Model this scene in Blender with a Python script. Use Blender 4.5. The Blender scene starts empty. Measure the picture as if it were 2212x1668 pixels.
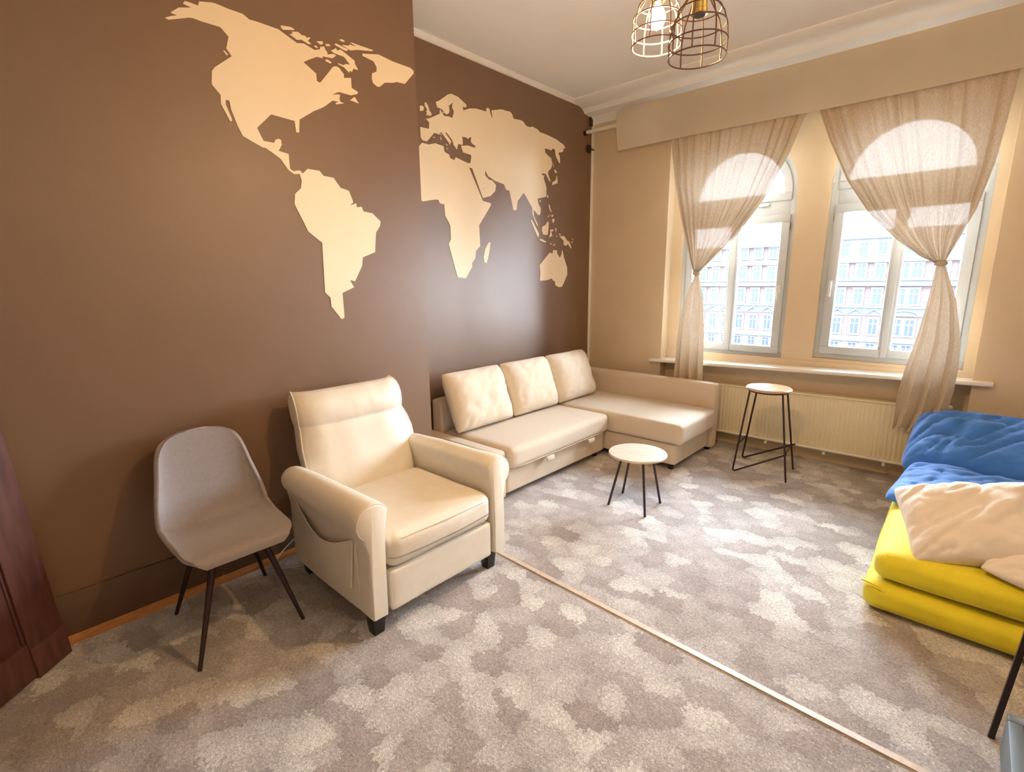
import bpy, bmesh, math, random
from math import sin, cos, pi, radians, sqrt
from mathutils import Vector, Matrix, noise, Euler
from mathutils.geometry import tessellate_polygon
# constants for the light and the carpet colours
EXPOSURE = 0.95
SKY = 40
BULB = 44
ROOM = 4  # power of the added fill lamp behind the camera
ROOM2 = 15  # power of the added fill lamp on the bed side
CARP = [(.48, .41, .385, 1), (.57, .505, .48, 1), (.70, .645, .62, 1), (.88, .84, .79, 1)]
random.seed(7)
sc = bpy.context.scene
COL = sc.collection

# ------------------------------------------------------------------ camera
cam_d = bpy.data.cameras.new('camera'); cam = bpy.data.objects.new('camera', cam_d); COL.objects.link(cam)
cam_d.sensor_width = 36.0; cam_d.lens = 1080.43 / 2212 * 36; cam_d.clip_start = .02; cam_d.clip_end = 500
_r = Vector((0.73827079, 0.67442548, -0.01032045)); _d = Vector((0.13021828, -0.15752512, -0.97889174)); _f = Vector((-0.66181526, 0.72134327, -0.20411873))
cam.matrix_world = Matrix(((_r[0], -_d[0], -_f[0], 0), (_r[1], -_d[1], -_f[1], 0), (_r[2], -_d[2], -_f[2], 1.6), (0, 0, 0, 1)))
sc.camera = cam
sc.view_settings.view_transform = 'Standard'; sc.view_settings.look = 'None'
sc.view_settings.exposure = EXPOSURE; sc.view_settings.gamma = 1.0; sc.view_settings.use_curve_mapping = False
# ------------------------------------------------------------------ sky (bright overcast day)
w = bpy.data.worlds.new('sky'); sc.world = w; w.use_nodes = True
bg = w.node_tree.nodes['Background']; bg.inputs[0].default_value = (.80, .885, 1, 1); bg.inputs[1].default_value = SKY
def light(name, kind, loc, power, color, size=.1, rot=None, **k):
    l = bpy.data.lights.new(name, kind); l.energy = power; l.color = color
    o = bpy.data.objects.new(name, l); COL.objects.link(o); o.location = loc
    if rot: o.rotation_euler = rot
    if kind == 'AREA': l.shape = 'RECTANGLE'; l.size = size; l.size_y = k.get('sy', size)
    else: l.shadow_soft_size = size
    return o
# sampling portals at the two window openings (they emit nothing, they only guide sky light)
for i, x in enumerate((-1.75, -.51)):
    p = light('window_portal', 'AREA', (x, 5.4, 1.9), 1, (1, 1, 1), 1.0, (-pi / 2, 0, 0), sy=2.1); p.data.cycles.is_portal = True
# warm lamps: the pendant's lit bulb, and two unseen lamps added as fill light
light('lit_bulb_light', 'POINT', (-.925, 1.775, 2.43), BULB, (1, .62, .28), .03)
light('added_fill_light', 'POINT', (.55, -.2, 2.84), ROOM, (1, .86, .70), .14)
light('added_fill_light', 'POINT', (1.5, 2.2, 2.84), ROOM2, (1, .88, .74), .14)

# ------------------------------------------------------------------ materials
def nodes(name):
    m = bpy.data.materials.new(name); m.use_nodes = True
    nt = m.node_tree; return m, nt, nt.nodes['Principled BSDF']
def N(nt, t, **k):
    n = nt.nodes.new(t)
    for a, b in k.items(): setattr(n, a, b)
    return n
def mat(name, c, rough=.6, var=.08, scale=20, bump=0, bscale=200, metal=0, spec=.5, sheen=0, coat=0, detail=4, stretch=None):
    m, nt, p = nodes(name); L = nt.links
    tc = N(nt, 'ShaderNodeTexCoord'); mp = N(nt, 'ShaderNodeMapping'); L.new(tc.outputs['Object'], mp.inputs[0])
    if stretch: mp.inputs['Scale'].default_value = stretch
    n = N(nt, 'ShaderNodeTexNoise'); n.inputs['Scale'].default_value = scale; n.inputs['Detail'].default_value = detail
    L.new(mp.outputs[0], n.inputs['Vector'])
    r = N(nt, 'ShaderNodeValToRGB')
    r.color_ramp.elements[0].position = .3; r.color_ramp.elements[1].position = .7
    r.color_ramp.elements[0].color = tuple(max(0, x * (1 - var)) for x in c) + (1,)
    r.color_ramp.elements[1].color = tuple(min(1, x * (1 + var)) for x in c) + (1,)
    L.new(n.outputs['Fac'], r.inputs[0]); L.new(r.outputs[0], p.inputs['Base Color'])
    p.inputs['Roughness'].default_value = rough; p.inputs['Metallic'].default_value = metal
    p.inputs['Specular IOR Level'].default_value = spec
    if sheen: p.inputs['Sheen Weight'].default_value = sheen
    if coat: p.inputs['Coat Weight'].default_value = coat
    if bump:
        b = N(nt, 'ShaderNodeTexNoise'); b.inputs['Scale'].default_value = bscale; b.inputs['Detail'].default_value = 3
        L.new(mp.outputs[0], b.inputs['Vector'])
        bn = N(nt, 'ShaderNodeBump'); bn.inputs['Strength'].default_value = bump; bn.inputs['Distance'].default_value = .004
        L.new(b.outputs['Fac'], bn.inputs['Height']); L.new(bn.outputs[0], p.inputs['Normal'])
    return m
M = {}
M['brown_wall'] = mat('brown_wall_paint', (.190, .102, .050), .47, .04, 3, .12, 260, spec=.75)
M['beige_wall'] = mat('beige_wall_paint', (.68, .54, .375), .6, .03, 3, .1, 220)
M['ceiling'] = mat('ceiling_paint', (.87, .85, .81), .6, .02, 2)
M['white_trim'] = mat('white_trim_paint', (.84, .80, .72), .5, .03, 8)
M['valance'] = mat('cream_valance_board', (.90, .80, .66), .55, .02, 3)
M['pvc'] = mat('white_window_plastic', (.56, .60, .65), .35, .02, 6)
M['map'] = mat('cream_map_paint', (.86, .70, .48), .55, .02, 4)
M['oak_strip'] = mat('orange_wood_strip', (.50, .21, .06), .45, .25, 30, stretch=(8, .6, 8))
M['strip'] = mat('pale_carpet_strip', (.62, .50, .40), .4, .12, 40)
M['dark_board'] = mat('dark_brown_board', (.135, .074, .042), .45, .1, 10)
M['door_wood'] = mat('dark_red_brown_wood', (.115, .045, .034), .38, .3, 6, .1, 60, stretch=(6, 6, .8))
M['armchair'] = mat('cream_leather', (.80, .74, .64), .40, .03, 14, .25, 340, spec=.5)
M['piping'] = mat('cream_piping', (.82, .76, .66), .4, .03, 14)
M['black_wood'] = mat('black_lacquered_wood', (.012, .010, .010), .35, .2, 30)
M['sofa'] = mat('beige_woven_fabric', (.68, .555, .42), .85, .07, 420, .5, 600, sheen=.3)
M['sofa_cushion'] = mat('pale_beige_cushion_fabric', (.76, .64, .49), .85, .06, 420, .4, 600, sheen=.3)
M['chair_fabric'] = mat('grey_brown_velvet', (.30, .258, .255), .55, .06, 60, .25, 700, sheen=.6)
M['seam'] = mat('dark_seam_thread', (.12, .08, .07), .8)
M['black_metal'] = mat('black_metal', (.035, .018, .018), .4, .1, 30, metal=.3)
M['table_top'] = mat('pale_veined_tabletop', (.58, .485, .385), .38, .09, 9, stretch=(1, 3, 1))
M['stool_top'] = mat('honey_wood_seat', (.52, .32, .18), .22, .18, 14, stretch=(1, 6, 1), coat=.4)
M['brass'] = mat('brass', (.80, .56, .16), .25, .08, 20, metal=.9)
M['bronze_wire'] = mat('bronze_wire', (.20, .11, .08), .4, .1, 20, metal=.5)
M['cord'] = mat('dark_cord', (.05, .04, .04), .6)
M['white_plastic'] = mat('white_plastic', (.78, .77, .72), .35, .03, 10)
M['radiator'] = mat('cream_radiator_enamel', (.78, .68, .48), .4, .03, 6)
M['yellow'] = mat('yellow_sheet', (.80, .68, .018), .75, .05, 12, .3, 90, sheen=.2)
M['blue'] = mat('blue_cotton', (.035, .19, .62), .7, .08, 8, .3, 160, sheen=.25)
M['white_cloth'] = mat('white_cotton', (.82, .74, .66), .8, .03, 8, .3, 160, sheen=.1)
M['duvet'] = mat('white_duvet_cotton', (.84, .82, .80), .8, .03, 8, .3, 160)
M['grey_plastic'] = mat('blue_grey_plastic', (.16, .19, .21), .5, .06, 10)
M['grey_mesh'] = mat('dark_grey_ribs', (.06, .065, .07), .6, .06, 10)
M['pot_dark'] = mat('dark_bracket_metal', (.02, .012, .008), .5)
M['brick'] = mat('facade_brick', (.024, .0125, .0115), .9, .15, 3)
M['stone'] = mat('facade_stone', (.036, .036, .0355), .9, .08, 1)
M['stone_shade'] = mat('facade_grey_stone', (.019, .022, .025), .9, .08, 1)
M['roof'] = mat('slate_roof', (.030, .033, .036), .8, .1, 1)
M['street'] = mat('asphalt', (.12, .12, .12), .9, .1, 1)
M['facade_glass'] = mat('facade_window_glass', (.006, .010, .015), .3, .2, 1, spec=.15)

def glass():
    m = bpy.data.materials.new('window_glass'); m.use_nodes = True; nt = m.node_tree; nt.nodes.clear(); L = nt.links
    o = N(nt, 'ShaderNodeOutputMaterial'); mx = N(nt, 'ShaderNodeMixShader'); t = N(nt, 'ShaderNodeBsdfTransparent'); g = N(nt, 'ShaderNodeBsdfGlossy')
    f = N(nt, 'ShaderNodeFresnel'); f.inputs[0].default_value = 1.3; g.inputs['Roughness'].default_value = .02
    t.inputs[0].default_value = (.93, .96, .97, 1)
    L.new(f.outputs[0], mx.inputs[0]); L.new(t.outputs[0], mx.inputs[1]); L.new(g.outputs[0], mx.inputs[2]); L.new(mx.outputs[0], o.inputs[0])
    return m
M['glass'] = glass()
def curtain_mat():
    m = bpy.data.materials.new('beige_linen_curtain'); m.use_nodes = True; nt = m.node_tree; nt.nodes.clear(); L = nt.links
    o = N(nt, 'ShaderNodeOutputMaterial'); mx = N(nt, 'ShaderNodeMixShader'); d = N(nt, 'ShaderNodeBsdfDiffuse'); t = N(nt, 'ShaderNodeBsdfTranslucent')
    tc = N(nt, 'ShaderNodeTexCoord'); n = N(nt, 'ShaderNodeTexNoise'); n.inputs['Scale'].default_value = 160; n.inputs['Detail'].default_value = 4
    mp = N(nt, 'ShaderNodeMapping'); mp.inputs['Scale'].default_value = (1, 1, .35); L.new(tc.outputs['Object'], mp.inputs[0]); L.new(mp.outputs[0], n.inputs['Vector'])
    r = N(nt, 'ShaderNodeValToRGB'); r.color_ramp.elements[0].position = .35; r.color_ramp.elements[1].position = .65
    r.color_ramp.elements[0].color = (.54, .44, .33, 1); r.color_ramp.elements[1].color = (.66, .55, .42, 1)
    L.new(n.outputs['Fac'], r.inputs[0]); L.new(r.outputs[0], d.inputs[0]); L.new(r.outputs[0], t.inputs[0])
    tr = N(nt, 'ShaderNodeBsdfTransparent'); mx2 = N(nt, 'ShaderNodeMixShader'); mx2.inputs[0].default_value = .006
    mx.inputs[0].default_value = .055
    L.new(d.outputs[0], mx.inputs[1]); L.new(t.outputs[0], mx.inputs[2])
    L.new(mx.outputs[0], mx2.inputs[1]); L.new(tr.outputs[0], mx2.inputs[2]); L.new(mx2.outputs[0], o.inputs[0])
    return m
M['curtain'] = curtain_mat()
def emis(name, c, s):
    m = bpy.data.materials.new(name); m.use_nodes = True; nt = m.node_tree; nt.nodes.clear()
    o = N(nt, 'ShaderNodeOutputMaterial'); e = N(nt, 'ShaderNodeEmission'); e.inputs[0].default_value = c + (1,); e.inputs[1].default_value = s
    nt.links.new(e.outputs[0], o.inputs[0]); return m
M['bulb'] = emis('glowing_bulb', (1, .80, .50), 14)
def carpet():
    m, nt, p = nodes('patched_shag_carpet'); L = nt.links
    tc = N(nt, 'ShaderNodeTexCoord')
    n0 = N(nt, 'ShaderNodeTexNoise'); n0.inputs['Scale'].default_value = 9; n0.inputs['Detail'].default_value = 3; L.new(tc.outputs['Object'], n0.inputs['Vector'])
    s = N(nt, 'ShaderNodeVectorMath', operation='SUBTRACT'); s.inputs[1].default_value = (.5, .5, .5); L.new(n0.outputs['Color'], s.inputs[0])
    sc_ = N(nt, 'ShaderNodeVectorMath', operation='SCALE'); sc_.inputs['Scale'].default_value = .13; L.new(s.outputs[0], sc_.inputs[0])
    n5 = N(nt, 'ShaderNodeTexNoise'); n5.inputs['Scale'].default_value = 55; n5.inputs['Detail'].default_value = 4; L.new(tc.outputs['Object'], n5.inputs['Vector'])
    s5 = N(nt, 'ShaderNodeVectorMath', operation='SUBTRACT'); s5.inputs[1].default_value = (.5, .5, .5); L.new(n5.outputs['Color'], s5.inputs[0])
    sc5 = N(nt, 'ShaderNodeVectorMath', operation='SCALE'); sc5.inputs['Scale'].default_value = .085; L.new(s5.outputs[0], sc5.inputs[0])
    a = N(nt, 'ShaderNodeVectorMath', operation='ADD'); L.new(tc.outputs['Object'], a.inputs[0]); L.new(sc_.outputs[0], a.inputs[1])
    a2 = N(nt, 'ShaderNodeVectorMath', operation='ADD'); L.new(a.outputs[0], a2.inputs[0]); L.new(sc5.outputs[0], a2.inputs[1])
    mp = N(nt, 'ShaderNodeMapping'); mp.inputs['Scale'].default_value = (7.0, 8.6, 1); mp.inputs['Rotation'].default_value = (0, 0, .5); L.new(a2.outputs[0], mp.inputs[0])
    v = N(nt, 'ShaderNodeTexVoronoi'); v.voronoi_dimensions = '2D'; v.feature = 'SMOOTH_F1'; v.inputs['Smoothness'].default_value = .14; v.inputs['Scale'].default_value = 1.0; L.new(mp.outputs[0], v.inputs['Vector'])
    sx = N(nt, 'ShaderNodeSeparateColor'); L.new(v.outputs['Color'], sx.inputs[0])
    r = N(nt, 'ShaderNodeValToRGB'); r.color_ramp.interpolation = 'LINEAR'
    e = r.color_ramp.elements; e[0].position = 0; e[0].color = CARP[0]; e[1].position = 1; e[1].color = CARP[3]
    for pos, c in ((.35, CARP[1]), (.65, CARP[2])): q = e.new(pos); q.color = c
    # a gradient inside each patch, as the overlapping scales have
    L.new(sx.outputs[0], r.inputs[0])
    d = N(nt, 'ShaderNodeMapRange'); d.inputs['From Min'].default_value = 0; d.inputs['From Max'].default_value = .8; d.inputs['To Min'].default_value = 1.10; d.inputs['To Max'].default_value = .86
    L.new(v.outputs['Distance'], d.inputs['Value'])
    n1 = N(nt, 'ShaderNodeTexNoise'); n1.inputs['Scale'].default_value = 105; n1.inputs['Detail'].default_value = 4; n1.inputs['Roughness'].default_value = .8; n1.inputs['Distortion'].default_value = 1.2; L.new(tc.outputs['Object'], n1.inputs['Vector'])
    d1 = N(nt, 'ShaderNodeMapRange'); d1.inputs['From Min'].default_value = .3; d1.inputs['From Max'].default_value = .7; d1.inputs['To Min'].default_value = .42; d1.inputs['To Max'].default_value = 1.55
    L.new(n1.outputs['Fac'], d1.inputs['Value'])
    n2 = N(nt, 'ShaderNodeTexNoise'); n2.inputs['Scale'].default_value = 2.2; L.new(tc.outputs['Object'], n2.inputs['Vector'])
    d2 = N(nt, 'ShaderNodeMapRange'); d2.inputs['From Min'].default_value = .3; d2.inputs['From Max'].default_value = .7; d2.inputs['To Min'].default_value = .9; d2.inputs['To Max'].default_value = 1.1
    L.new(n2.outputs['Fac'], d2.inputs['Value'])
    mu = N(nt, 'ShaderNodeMath', operation='MULTIPLY'); L.new(d.outputs[0], mu.inputs[0]); L.new(d1.outputs[0], mu.inputs[1])
    mu2 = N(nt, 'ShaderNodeMath', operation='MULTIPLY'); L.new(mu.outputs[0], mu2.inputs[0]); L.new(d2.outputs[0], mu2.inputs[1])
    vs = N(nt, 'ShaderNodeVectorMath', operation='SCALE'); L.new(r.outputs[0], vs.inputs[0]); L.new(mu2.outputs[0], vs.inputs['Scale'])
    L.new(vs.outputs[0], p.inputs['Base Color'])
    p.inputs['Roughness'].default_value = .95; p.inputs['Specular IOR Level'].default_value = .15; p.inputs['Sheen Weight'].default_value = .25
    bn = N(nt, 'ShaderNodeBump'); bn.inputs['Strength'].default_value = 1; bn.inputs['Distance'].default_value = .008
    L.new(n1.outputs['Fac'], bn.inputs['Height']); L.new(bn.outputs[0], p.inputs['Normal'])
    return m
M['carpet'] = carpet()

# ------------------------------------------------------------------ mesh helpers (all coordinates are world coordinates)
def link(name, bm, m, parent=None, smooth=True, angle=40, label=None, kind=None, recalc=True):
    me = bpy.data.meshes.new(name)
    if recalc: bmesh.ops.recalc_face_normals(bm, faces=bm.faces)
    bm.to_mesh(me); bm.free()
    if smooth:
        me.shade_smooth()
        if angle: me.set_sharp_from_angle(angle=radians(angle))
    me.materials.append(M[m] if isinstance(m, str) else m)
    o = bpy.data.objects.new(name, me); COL.objects.link(o)
    if parent: par(o, parent)
    if label: o['label'] = label
    if kind: o['kind'] = kind
    return o
def par(o, p):
    o.parent = p
    if p.type == 'EMPTY': o.matrix_parent_inverse = Matrix.Translation(-p.location)
def thing(name, label, cat, loc, group=None):
    o = bpy.data.objects.new(name, None); COL.objects.link(o); o.location = loc; o.empty_display_size = .05
    o['label'] = label; o['category'] = cat
    if group: o['group'] = group
    return o
def struct(name, loc=(0, 0, 0)):
    o = bpy.data.objects.new(name, None); COL.objects.link(o); o.location = loc; o['kind'] = 'structure'; o.empty_display_size = .05
    return o
def tag(o, label, cat, group=None):
    o['label'] = label; o['category'] = cat
    if group: o['group'] = group
    return o
def BM(): return bmesh.new()
def box(bm, a, b, r=0, seg=2, mtx=None):
    """box from corner a to corner b, edges rounded by r"""
    a, b = Vector(a), Vector(b); c = (a + b) / 2; s = b - a
    ret = bmesh.ops.create_cube(bm, size=1, matrix=Matrix.Translation(c) @ Matrix.Diagonal((abs(s.x), abs(s.y), abs(s.z), 1)))
    vs = ret['verts']
    if r:
        es = list({e for v in vs for e in v.link_edges})
        res = bmesh.ops.bevel(bm, geom=es, offset=r, segments=seg, affect='EDGES', profile=.5, clamp_overlap=True)
        vs = list({v for f in res['faces'] for v in f.verts} | {v for v in vs if v.is_valid})
    if mtx is not None: bmesh.ops.transform(bm, matrix=mtx, verts=list(vs))
    return vs
def tube(bm, pts, r, n=8, cap=True, radii=None, closed=False):
    pts = [Vector(p) for p in pts]; rings = []
    up = None
    for i, p in enumerate(pts):
        if closed: t = pts[(i + 1) % len(pts)] - pts[i - 1]
        else: t = (pts[min(i + 1, len(pts) - 1)] - pts[max(i - 1, 0)])
        t.normalize()
        if up is None:
            up = Vector((0, 0, 1)) if abs(t.z) < .9 else Vector((1, 0, 0))
        x = t.cross(up)
        if x.length < 1e-4: x = t.orthogonal()
        x.normalize(); y = x.cross(t); y.normalize(); up = y
        rr = radii[i] if radii else r
        rings.append([bm.verts.new(p + x * rr * cos(2 * pi * k / n) + y * rr * sin(2 * pi * k / n)) for k in range(n)])
    m = len(rings)
    for i in range(m if closed else m - 1):
        A, B = rings[i], rings[(i + 1) % m]
        for k in range(n): bm.faces.new((A[k], A[(k + 1) % n], B[(k + 1) % n], B[k]))
    if cap and not closed:
        bm.faces.new(rings[0][::-1]); bm.faces.new(rings[-1])
def lathe(bm, prof, c, n=32, axis='Z'):
    c = Vector(c); rings = []
    for r, h in prof:
        rings.append([bm.verts.new(c + (Vector((r * cos(2 * pi * k / n), r * sin(2 * pi * k / n), h)) if axis == 'Z' else Vector((h, r * cos(2 * pi * k / n), r * sin(2 * pi * k / n))))) for k in range(n)])
    for A, B in zip(rings, rings[1:]):
        for k in range(n): bm.faces.new((A[k], A[(k + 1) % n], B[(k + 1) % n], B[k]))
    bm.faces.new(rings[0][::-1]); bm.faces.new(rings[-1])
def circle(c, r, n=32, rz=0):
    return [(c[0] + r * cos(2 * pi * k / n), c[1] + r * sin(2 * pi * k / n), c[2]) for k in range(n)]
def prism(bm, poly, axis, a, b):
    """polygon (list of 2-tuples) extruded along an axis from a to b"""
    def P(u, v, w): return {'X': (w, u, v), 'Y': (u, w, v), 'Z': (u, v, w)}[axis]
    lo = [bm.verts.new(P(u, v, a)) for u, v in poly]; hi = [bm.verts.new(P(u, v, b)) for u, v in poly]
    n = len(poly)
    f1 = bm.faces.new(lo[::-1]); f2 = bm.faces.new(hi)
    for i in range(n): bm.faces.new((lo[i], lo[(i + 1) % n], hi[(i + 1) % n], hi[i]))
    return [f1, f2]
def lerp(tab, z):
    tab = sorted(tab)
    if z <= tab[0][0]: return tab[0][1]
    for (a, x), (b, y) in zip(tab, tab[1:]):
        if z <= b: return x + (y - x) * (z - a) / (b - a)
    return tab[-1][1]
def pillow(bm, w_, h_, t_, mtx, nu=36, nv=30, seed=0, wr=.012, sag=0, pinch=.07, p=2.6, nf=7, CR=.07):
    """a stuffed cushion: w_ x h_ outline, t_ thick, soft wrinkles, pinched seam edge"""
    top = {}; bot = {}
    for j in range(nv + 1):
        for i in range(nu + 1):
            u = -cos(pi * i / nu); v = -cos(pi * j / nv)
            u = .55 * u + .45 * (2 * i / nu - 1); v = .55 * v + .45 * (2 * j / nv - 1)
            th = (max(0, 1 - abs(u) ** p) * max(0, 1 - abs(v) ** p)) ** .5
            x = w_ / 2 * u * (1 - pinch * (1 - v * v) * abs(u) ** 2)
            y = h_ / 2 * v * (1 - pinch * (1 - u * u) * abs(v) ** 2)
            n = noise.noise(Vector((x * nf + seed, y * nf, seed))) + .5 * noise.noise(Vector((x * nf * 2.3, y * nf * 2.3 + seed, seed)))
            rid = (1 - abs(noise.noise(Vector((x * nf * .9 + 5 * seed, y * nf * 1.4, 3)))) * 2.2)
            cr = 1 - CR * (u * v) ** 4
            x *= cr; y *= cr
            a1 = .6 + .5 * noise.noise(Vector((seed, x, y)))
            xr, yr = x * cos(a1) + y * sin(a1), -x * sin(a1) + y * cos(a1)
            f1 = 1 - abs(noise.noise(Vector((xr * nf * .8 + seed * 3, yr * nf * 2.6, seed)))) * 2
            f2 = 1 - abs(noise.noise(Vector((xr * nf * 2.2, yr * nf * 4.2 + seed, seed + 9)))) * 2
            crease = max(0, f1) ** 5 * .9 + max(0, f2) ** 5 * .4
            z = t_ / 2 * th
            e = min(1, th * 1.6)
            zt = z + wr * (.8 * n + .4 * rid - crease) * e - sag * (1 - u * u) * (1 - v * v)
            zb = -z * .85 + wr * .5 * n * e
            edge = i in (0, nu) or j in (0, nv)
            a = bm.verts.new(mtx @ Vector((x, y, zt))); top[i, j] = a
            bot[i, j] = a if edge else bm.verts.new(mtx @ Vector((x, y, zb)))
    for j in range(nv):
        for i in range(nu):
            bm.faces.new((top[i, j], top[i + 1, j], top[i + 1, j + 1], top[i, j + 1]))
            q = (bot[i, j], bot[i, j + 1], bot[i + 1, j + 1], bot[i + 1, j])
            if len(set(q)) == 4 and q[0] is not top[i, j] or len({x for x in q} & {top[i, j], top[i + 1, j], top[i + 1, j + 1], top[i, j + 1]}) < 4:
                bm.faces.new(q)
def softbox(bm, a, b, r, mtx=None, bulge=(0, 0, .0), wr=0, seed=0, n=14, nf=5):
    """an upholstered block: a rounded box on a fine grid, faces bulged outward, soft unevenness"""
    a, b = Vector(a), Vector(b); c = (a + b) / 2; h = (b - a) / 2
    t = bmesh.new(); bmesh.ops.create_cube(t, size=2); bmesh.ops.subdivide_edges(t, edges=t.edges[:], cuts=n, use_grid_fill=True)
    out = {}
    for v in t.verts:
        q = Vector(v.co); 
        # denser near edges
        q = Vector([math.copysign(1 - (1 - abs(x)) ** 1.35, x) for x in q])
        p = Vector((q.x * h.x, q.y * h.y, q.z * h.z))
        inner = Vector((max(-h.x + r, min(h.x - r, p.x)), max(-h.y + r, min(h.y - r, p.y)), max(-h.z + r, min(h.z - r, p.z))))
        d = p - inner
        if d.length > 1e-7: p = inner + d.normalized() * r
        for k in range(3):
            o1, o2 = [i for i in range(3) if i != k]
            if abs(q[k]) > .5: p[k] += math.copysign(bulge[k], q[k]) * (1 - q[o1] ** 2) * (1 - q[o2] ** 2)
        if wr:
            w3 = c + p
            nn = noise.noise(w3 * nf + Vector((seed, 0, 0)))
            p += Vector([x / max(y, 1e-3) for x, y in zip(p, h)]).normalized() * wr * nn
        out[v] = c + p
    m = {v: bm.verts.new(mtx @ out[v] if mtx is not None else out[v]) for v in t.verts}
    for f in t.faces: bm.faces.new([m[v] for v in f.verts])
    t.free(); return list(m.values())
def bar(bm, p, q, wx, wy, up=(0, 0, 1)):
    p, q = Vector(p), Vector(q); t = (q - p).normalized(); x = t.cross(Vector(up)).normalized(); y = x.cross(t)
    A = [bm.verts.new(s + x * a * wx / 2 + y * b * wy / 2) for s in (p, q) for a, b in ((-1, -1), (1, -1), (1, 1), (-1, 1))]
    for f in ((3, 2, 1, 0), (4, 5, 6, 7), (0, 1, 5, 4), (1, 2, 6, 5), (2, 3, 7, 6), (3, 0, 4, 7)): bm.faces.new([A[i] for i in f])
# ================================================================== THE ROOM
XC, XR, XE = -2.872, -3.25, 2.45      # column face, recessed wall face, right wall
YW, YB = 4.87, -2.2                   # window wall face, wall behind the camera
ZC = 3.385
bm = BM(); box(bm, (XR - .2, YB - .2, -.2), (XE + .2, 5.35, -.012)); link('floor', bm, 'dark_board', smooth=False, kind='structure')
# fitted carpet in two pieces, joined by a narrow strip
def carpet_piece(poly, label):
    bm = BM(); prism(bm, poly, 'Z', -.012, 0.0)
    return tag(link('carpet', bm, 'carpet', smooth=False), label, 'carpet')
SL, SR = 1.968, 1.905
def ys(x): return SL + (SR - SL) * (x + 1.94) / 2.0
carpet_piece([(XC, YB), (XE, YB), (XE, ys(XE) - .012), (XC, ys(XC) - .012)], 'near piece of beige and brown patched shag carpet, under the armchair')
carpet_piece([(XC, ys(XC) + .021), (XE, ys(XE) + .021), (XE, YW), (.075, YW), (.075, 5.0), (-2.38, 5.0), (-2.38, YW), (XR, YW), (XR, 2.24), (XC, 2.24)], 'far piece of beige and brown patched shag carpet, under the corner sofa and bed')
bm = BM(); prism(bm, [(XC, ys(XC) - .014), (XE, ys(XE) - .014), (XE, ys(XE) + .014), (XC, ys(XC) + .014)], 'Z', -.012, .006); link('trim_1', bm, 'strip', smooth=False, kind='structure')
bm = BM(); box(bm, (XR - .2, YB - .2, ZC), (XE + .2, 5.35, ZC + .15)); link('ceiling', bm, 'ceiling', smooth=False, kind='structure')
bm = BM(); box(bm, (XC - .6, YB - .2, -.012), (XC, 2.238, ZC)); link('wall_left', bm, 'brown_wall', smooth=False, kind='structure')
bm = BM(); box(bm, (XR - .2, 2.238, -.012), (XR, 5.35, ZC)); link('wall_left_recess', bm, 'brown_wall', smooth=False, kind='structure')
bm = BM(); box(bm, (XE, YB - .2, -.012), (XE + .2, 5.35, ZC)); link('wall_right', bm, 'beige_wall', smooth=False, kind='structure')
bm = BM(); box(bm, (XC, YB - .2, -.012), (XE, YB, ZC)); link('wall_back', bm, 'beige_wall', smooth=False, kind='structure')
# window wall with alcove, radiator niche and two arched openings
AL, AR, NL, NR = -2.355, .06, -2.38, .075
YA = 5.0                               # face of the wall inside the alcove
WIN = [(-2.25, -1.245, .875, 2.345), (-1.0, -.005, .915, 2.375)]   # left, right, sill, springing of the arch
bm = BM()
box(bm, (XR, YW, -.012), (AL, 5.35, ZC)); box(bm, (AR, YW, -.012), (XE, 5.35, ZC)); box(bm, (AL, YW, 3.12), (AR, 5.35, ZC))
box(bm, (AL, YA, -.012), (AR, 5.35, .875))
xs = [AL, WIN[0][0], WIN[0][1], WIN[1][0], WIN[1][1], AR]
for a, b in ((0, 1), (2, 3), (4, 5)): box(bm, (xs[a], YA, .875), (xs[b], 5.35, 3.12))
box(bm, (WIN[1][0], YA, .875), (WIN[1][1], 5.35, WIN[1][2]))
for x0, x1, z0, zs in WIN:             # masonry above each arch
    r = (x1 - x0) / 2; c = (x0 + x1) / 2; n = 24
    arc = [(c - r * cos(pi * k / n), zs + r * sin(pi * k / n)) for k in range(n + 1)]
    for p, q in zip(arc, arc[1:]):
        prism(bm, [p, q, (q[0], 3.12), (p[0], 3.12)], 'Y', YA, 5.35)
link('wall_back_window', bm, 'beige_wall', smooth=False, kind='structure').name = 'wall_far'
# corner bead and cornices
bm = BM(); box(bm, (XR, YW - .035, .0), (XR + .014, YW, ZC - .1), .003); link('trim_2', bm, 'white_trim', kind='structure')
bm = BM(); prism(bm, [(XR, ZC - .035), (XR + .012, ZC - .03), (XR + .035, ZC - .008), (XR + .035, ZC), (XR, ZC)], 'Y', 2.238, YW)
for v in bm.verts: pass
link('trim_3', bm, 'white_trim', smooth=False, kind='structure')
bm = BM()      # stepped plaster cornice above the windows
prism(bm, [(4.47, ZC), (4.47, ZC - .012), (4.52, ZC - .03), (4.60, ZC - .035), (4.66, ZC - .05), (4.70, ZC - .085), (4.80, ZC - .10), (4.84, ZC - .13), (YW, ZC - .16), (YW, ZC)], 'X', XR, XE)
link('trim_4', bm, 'ceiling', smooth=True, angle=25, kind='structure')
# baseboards of the brown wall: dark painted board and an orange wood strip at the carpet
bm = BM(); box(bm, (XC, YB, .0), (XC + .014, 2.238, .235), .004); link('baseboard_left', bm, 'dark_board', kind='structure')
bm = BM(); prism(bm, [(XC + .014, 0), (XC + .04, 0), (XC + .036, .018), (XC + .014, .034)], 'Y', YB, 2.238); link('trim_5', bm, 'oak_strip', smooth=False, kind='structure')
bm = BM(); box(bm, (XR, 2.24, .0), (XR + .014, YW - .04, .12), .004); link('baseboard_left_recess', bm, 'dark_board', kind='structure')
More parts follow.
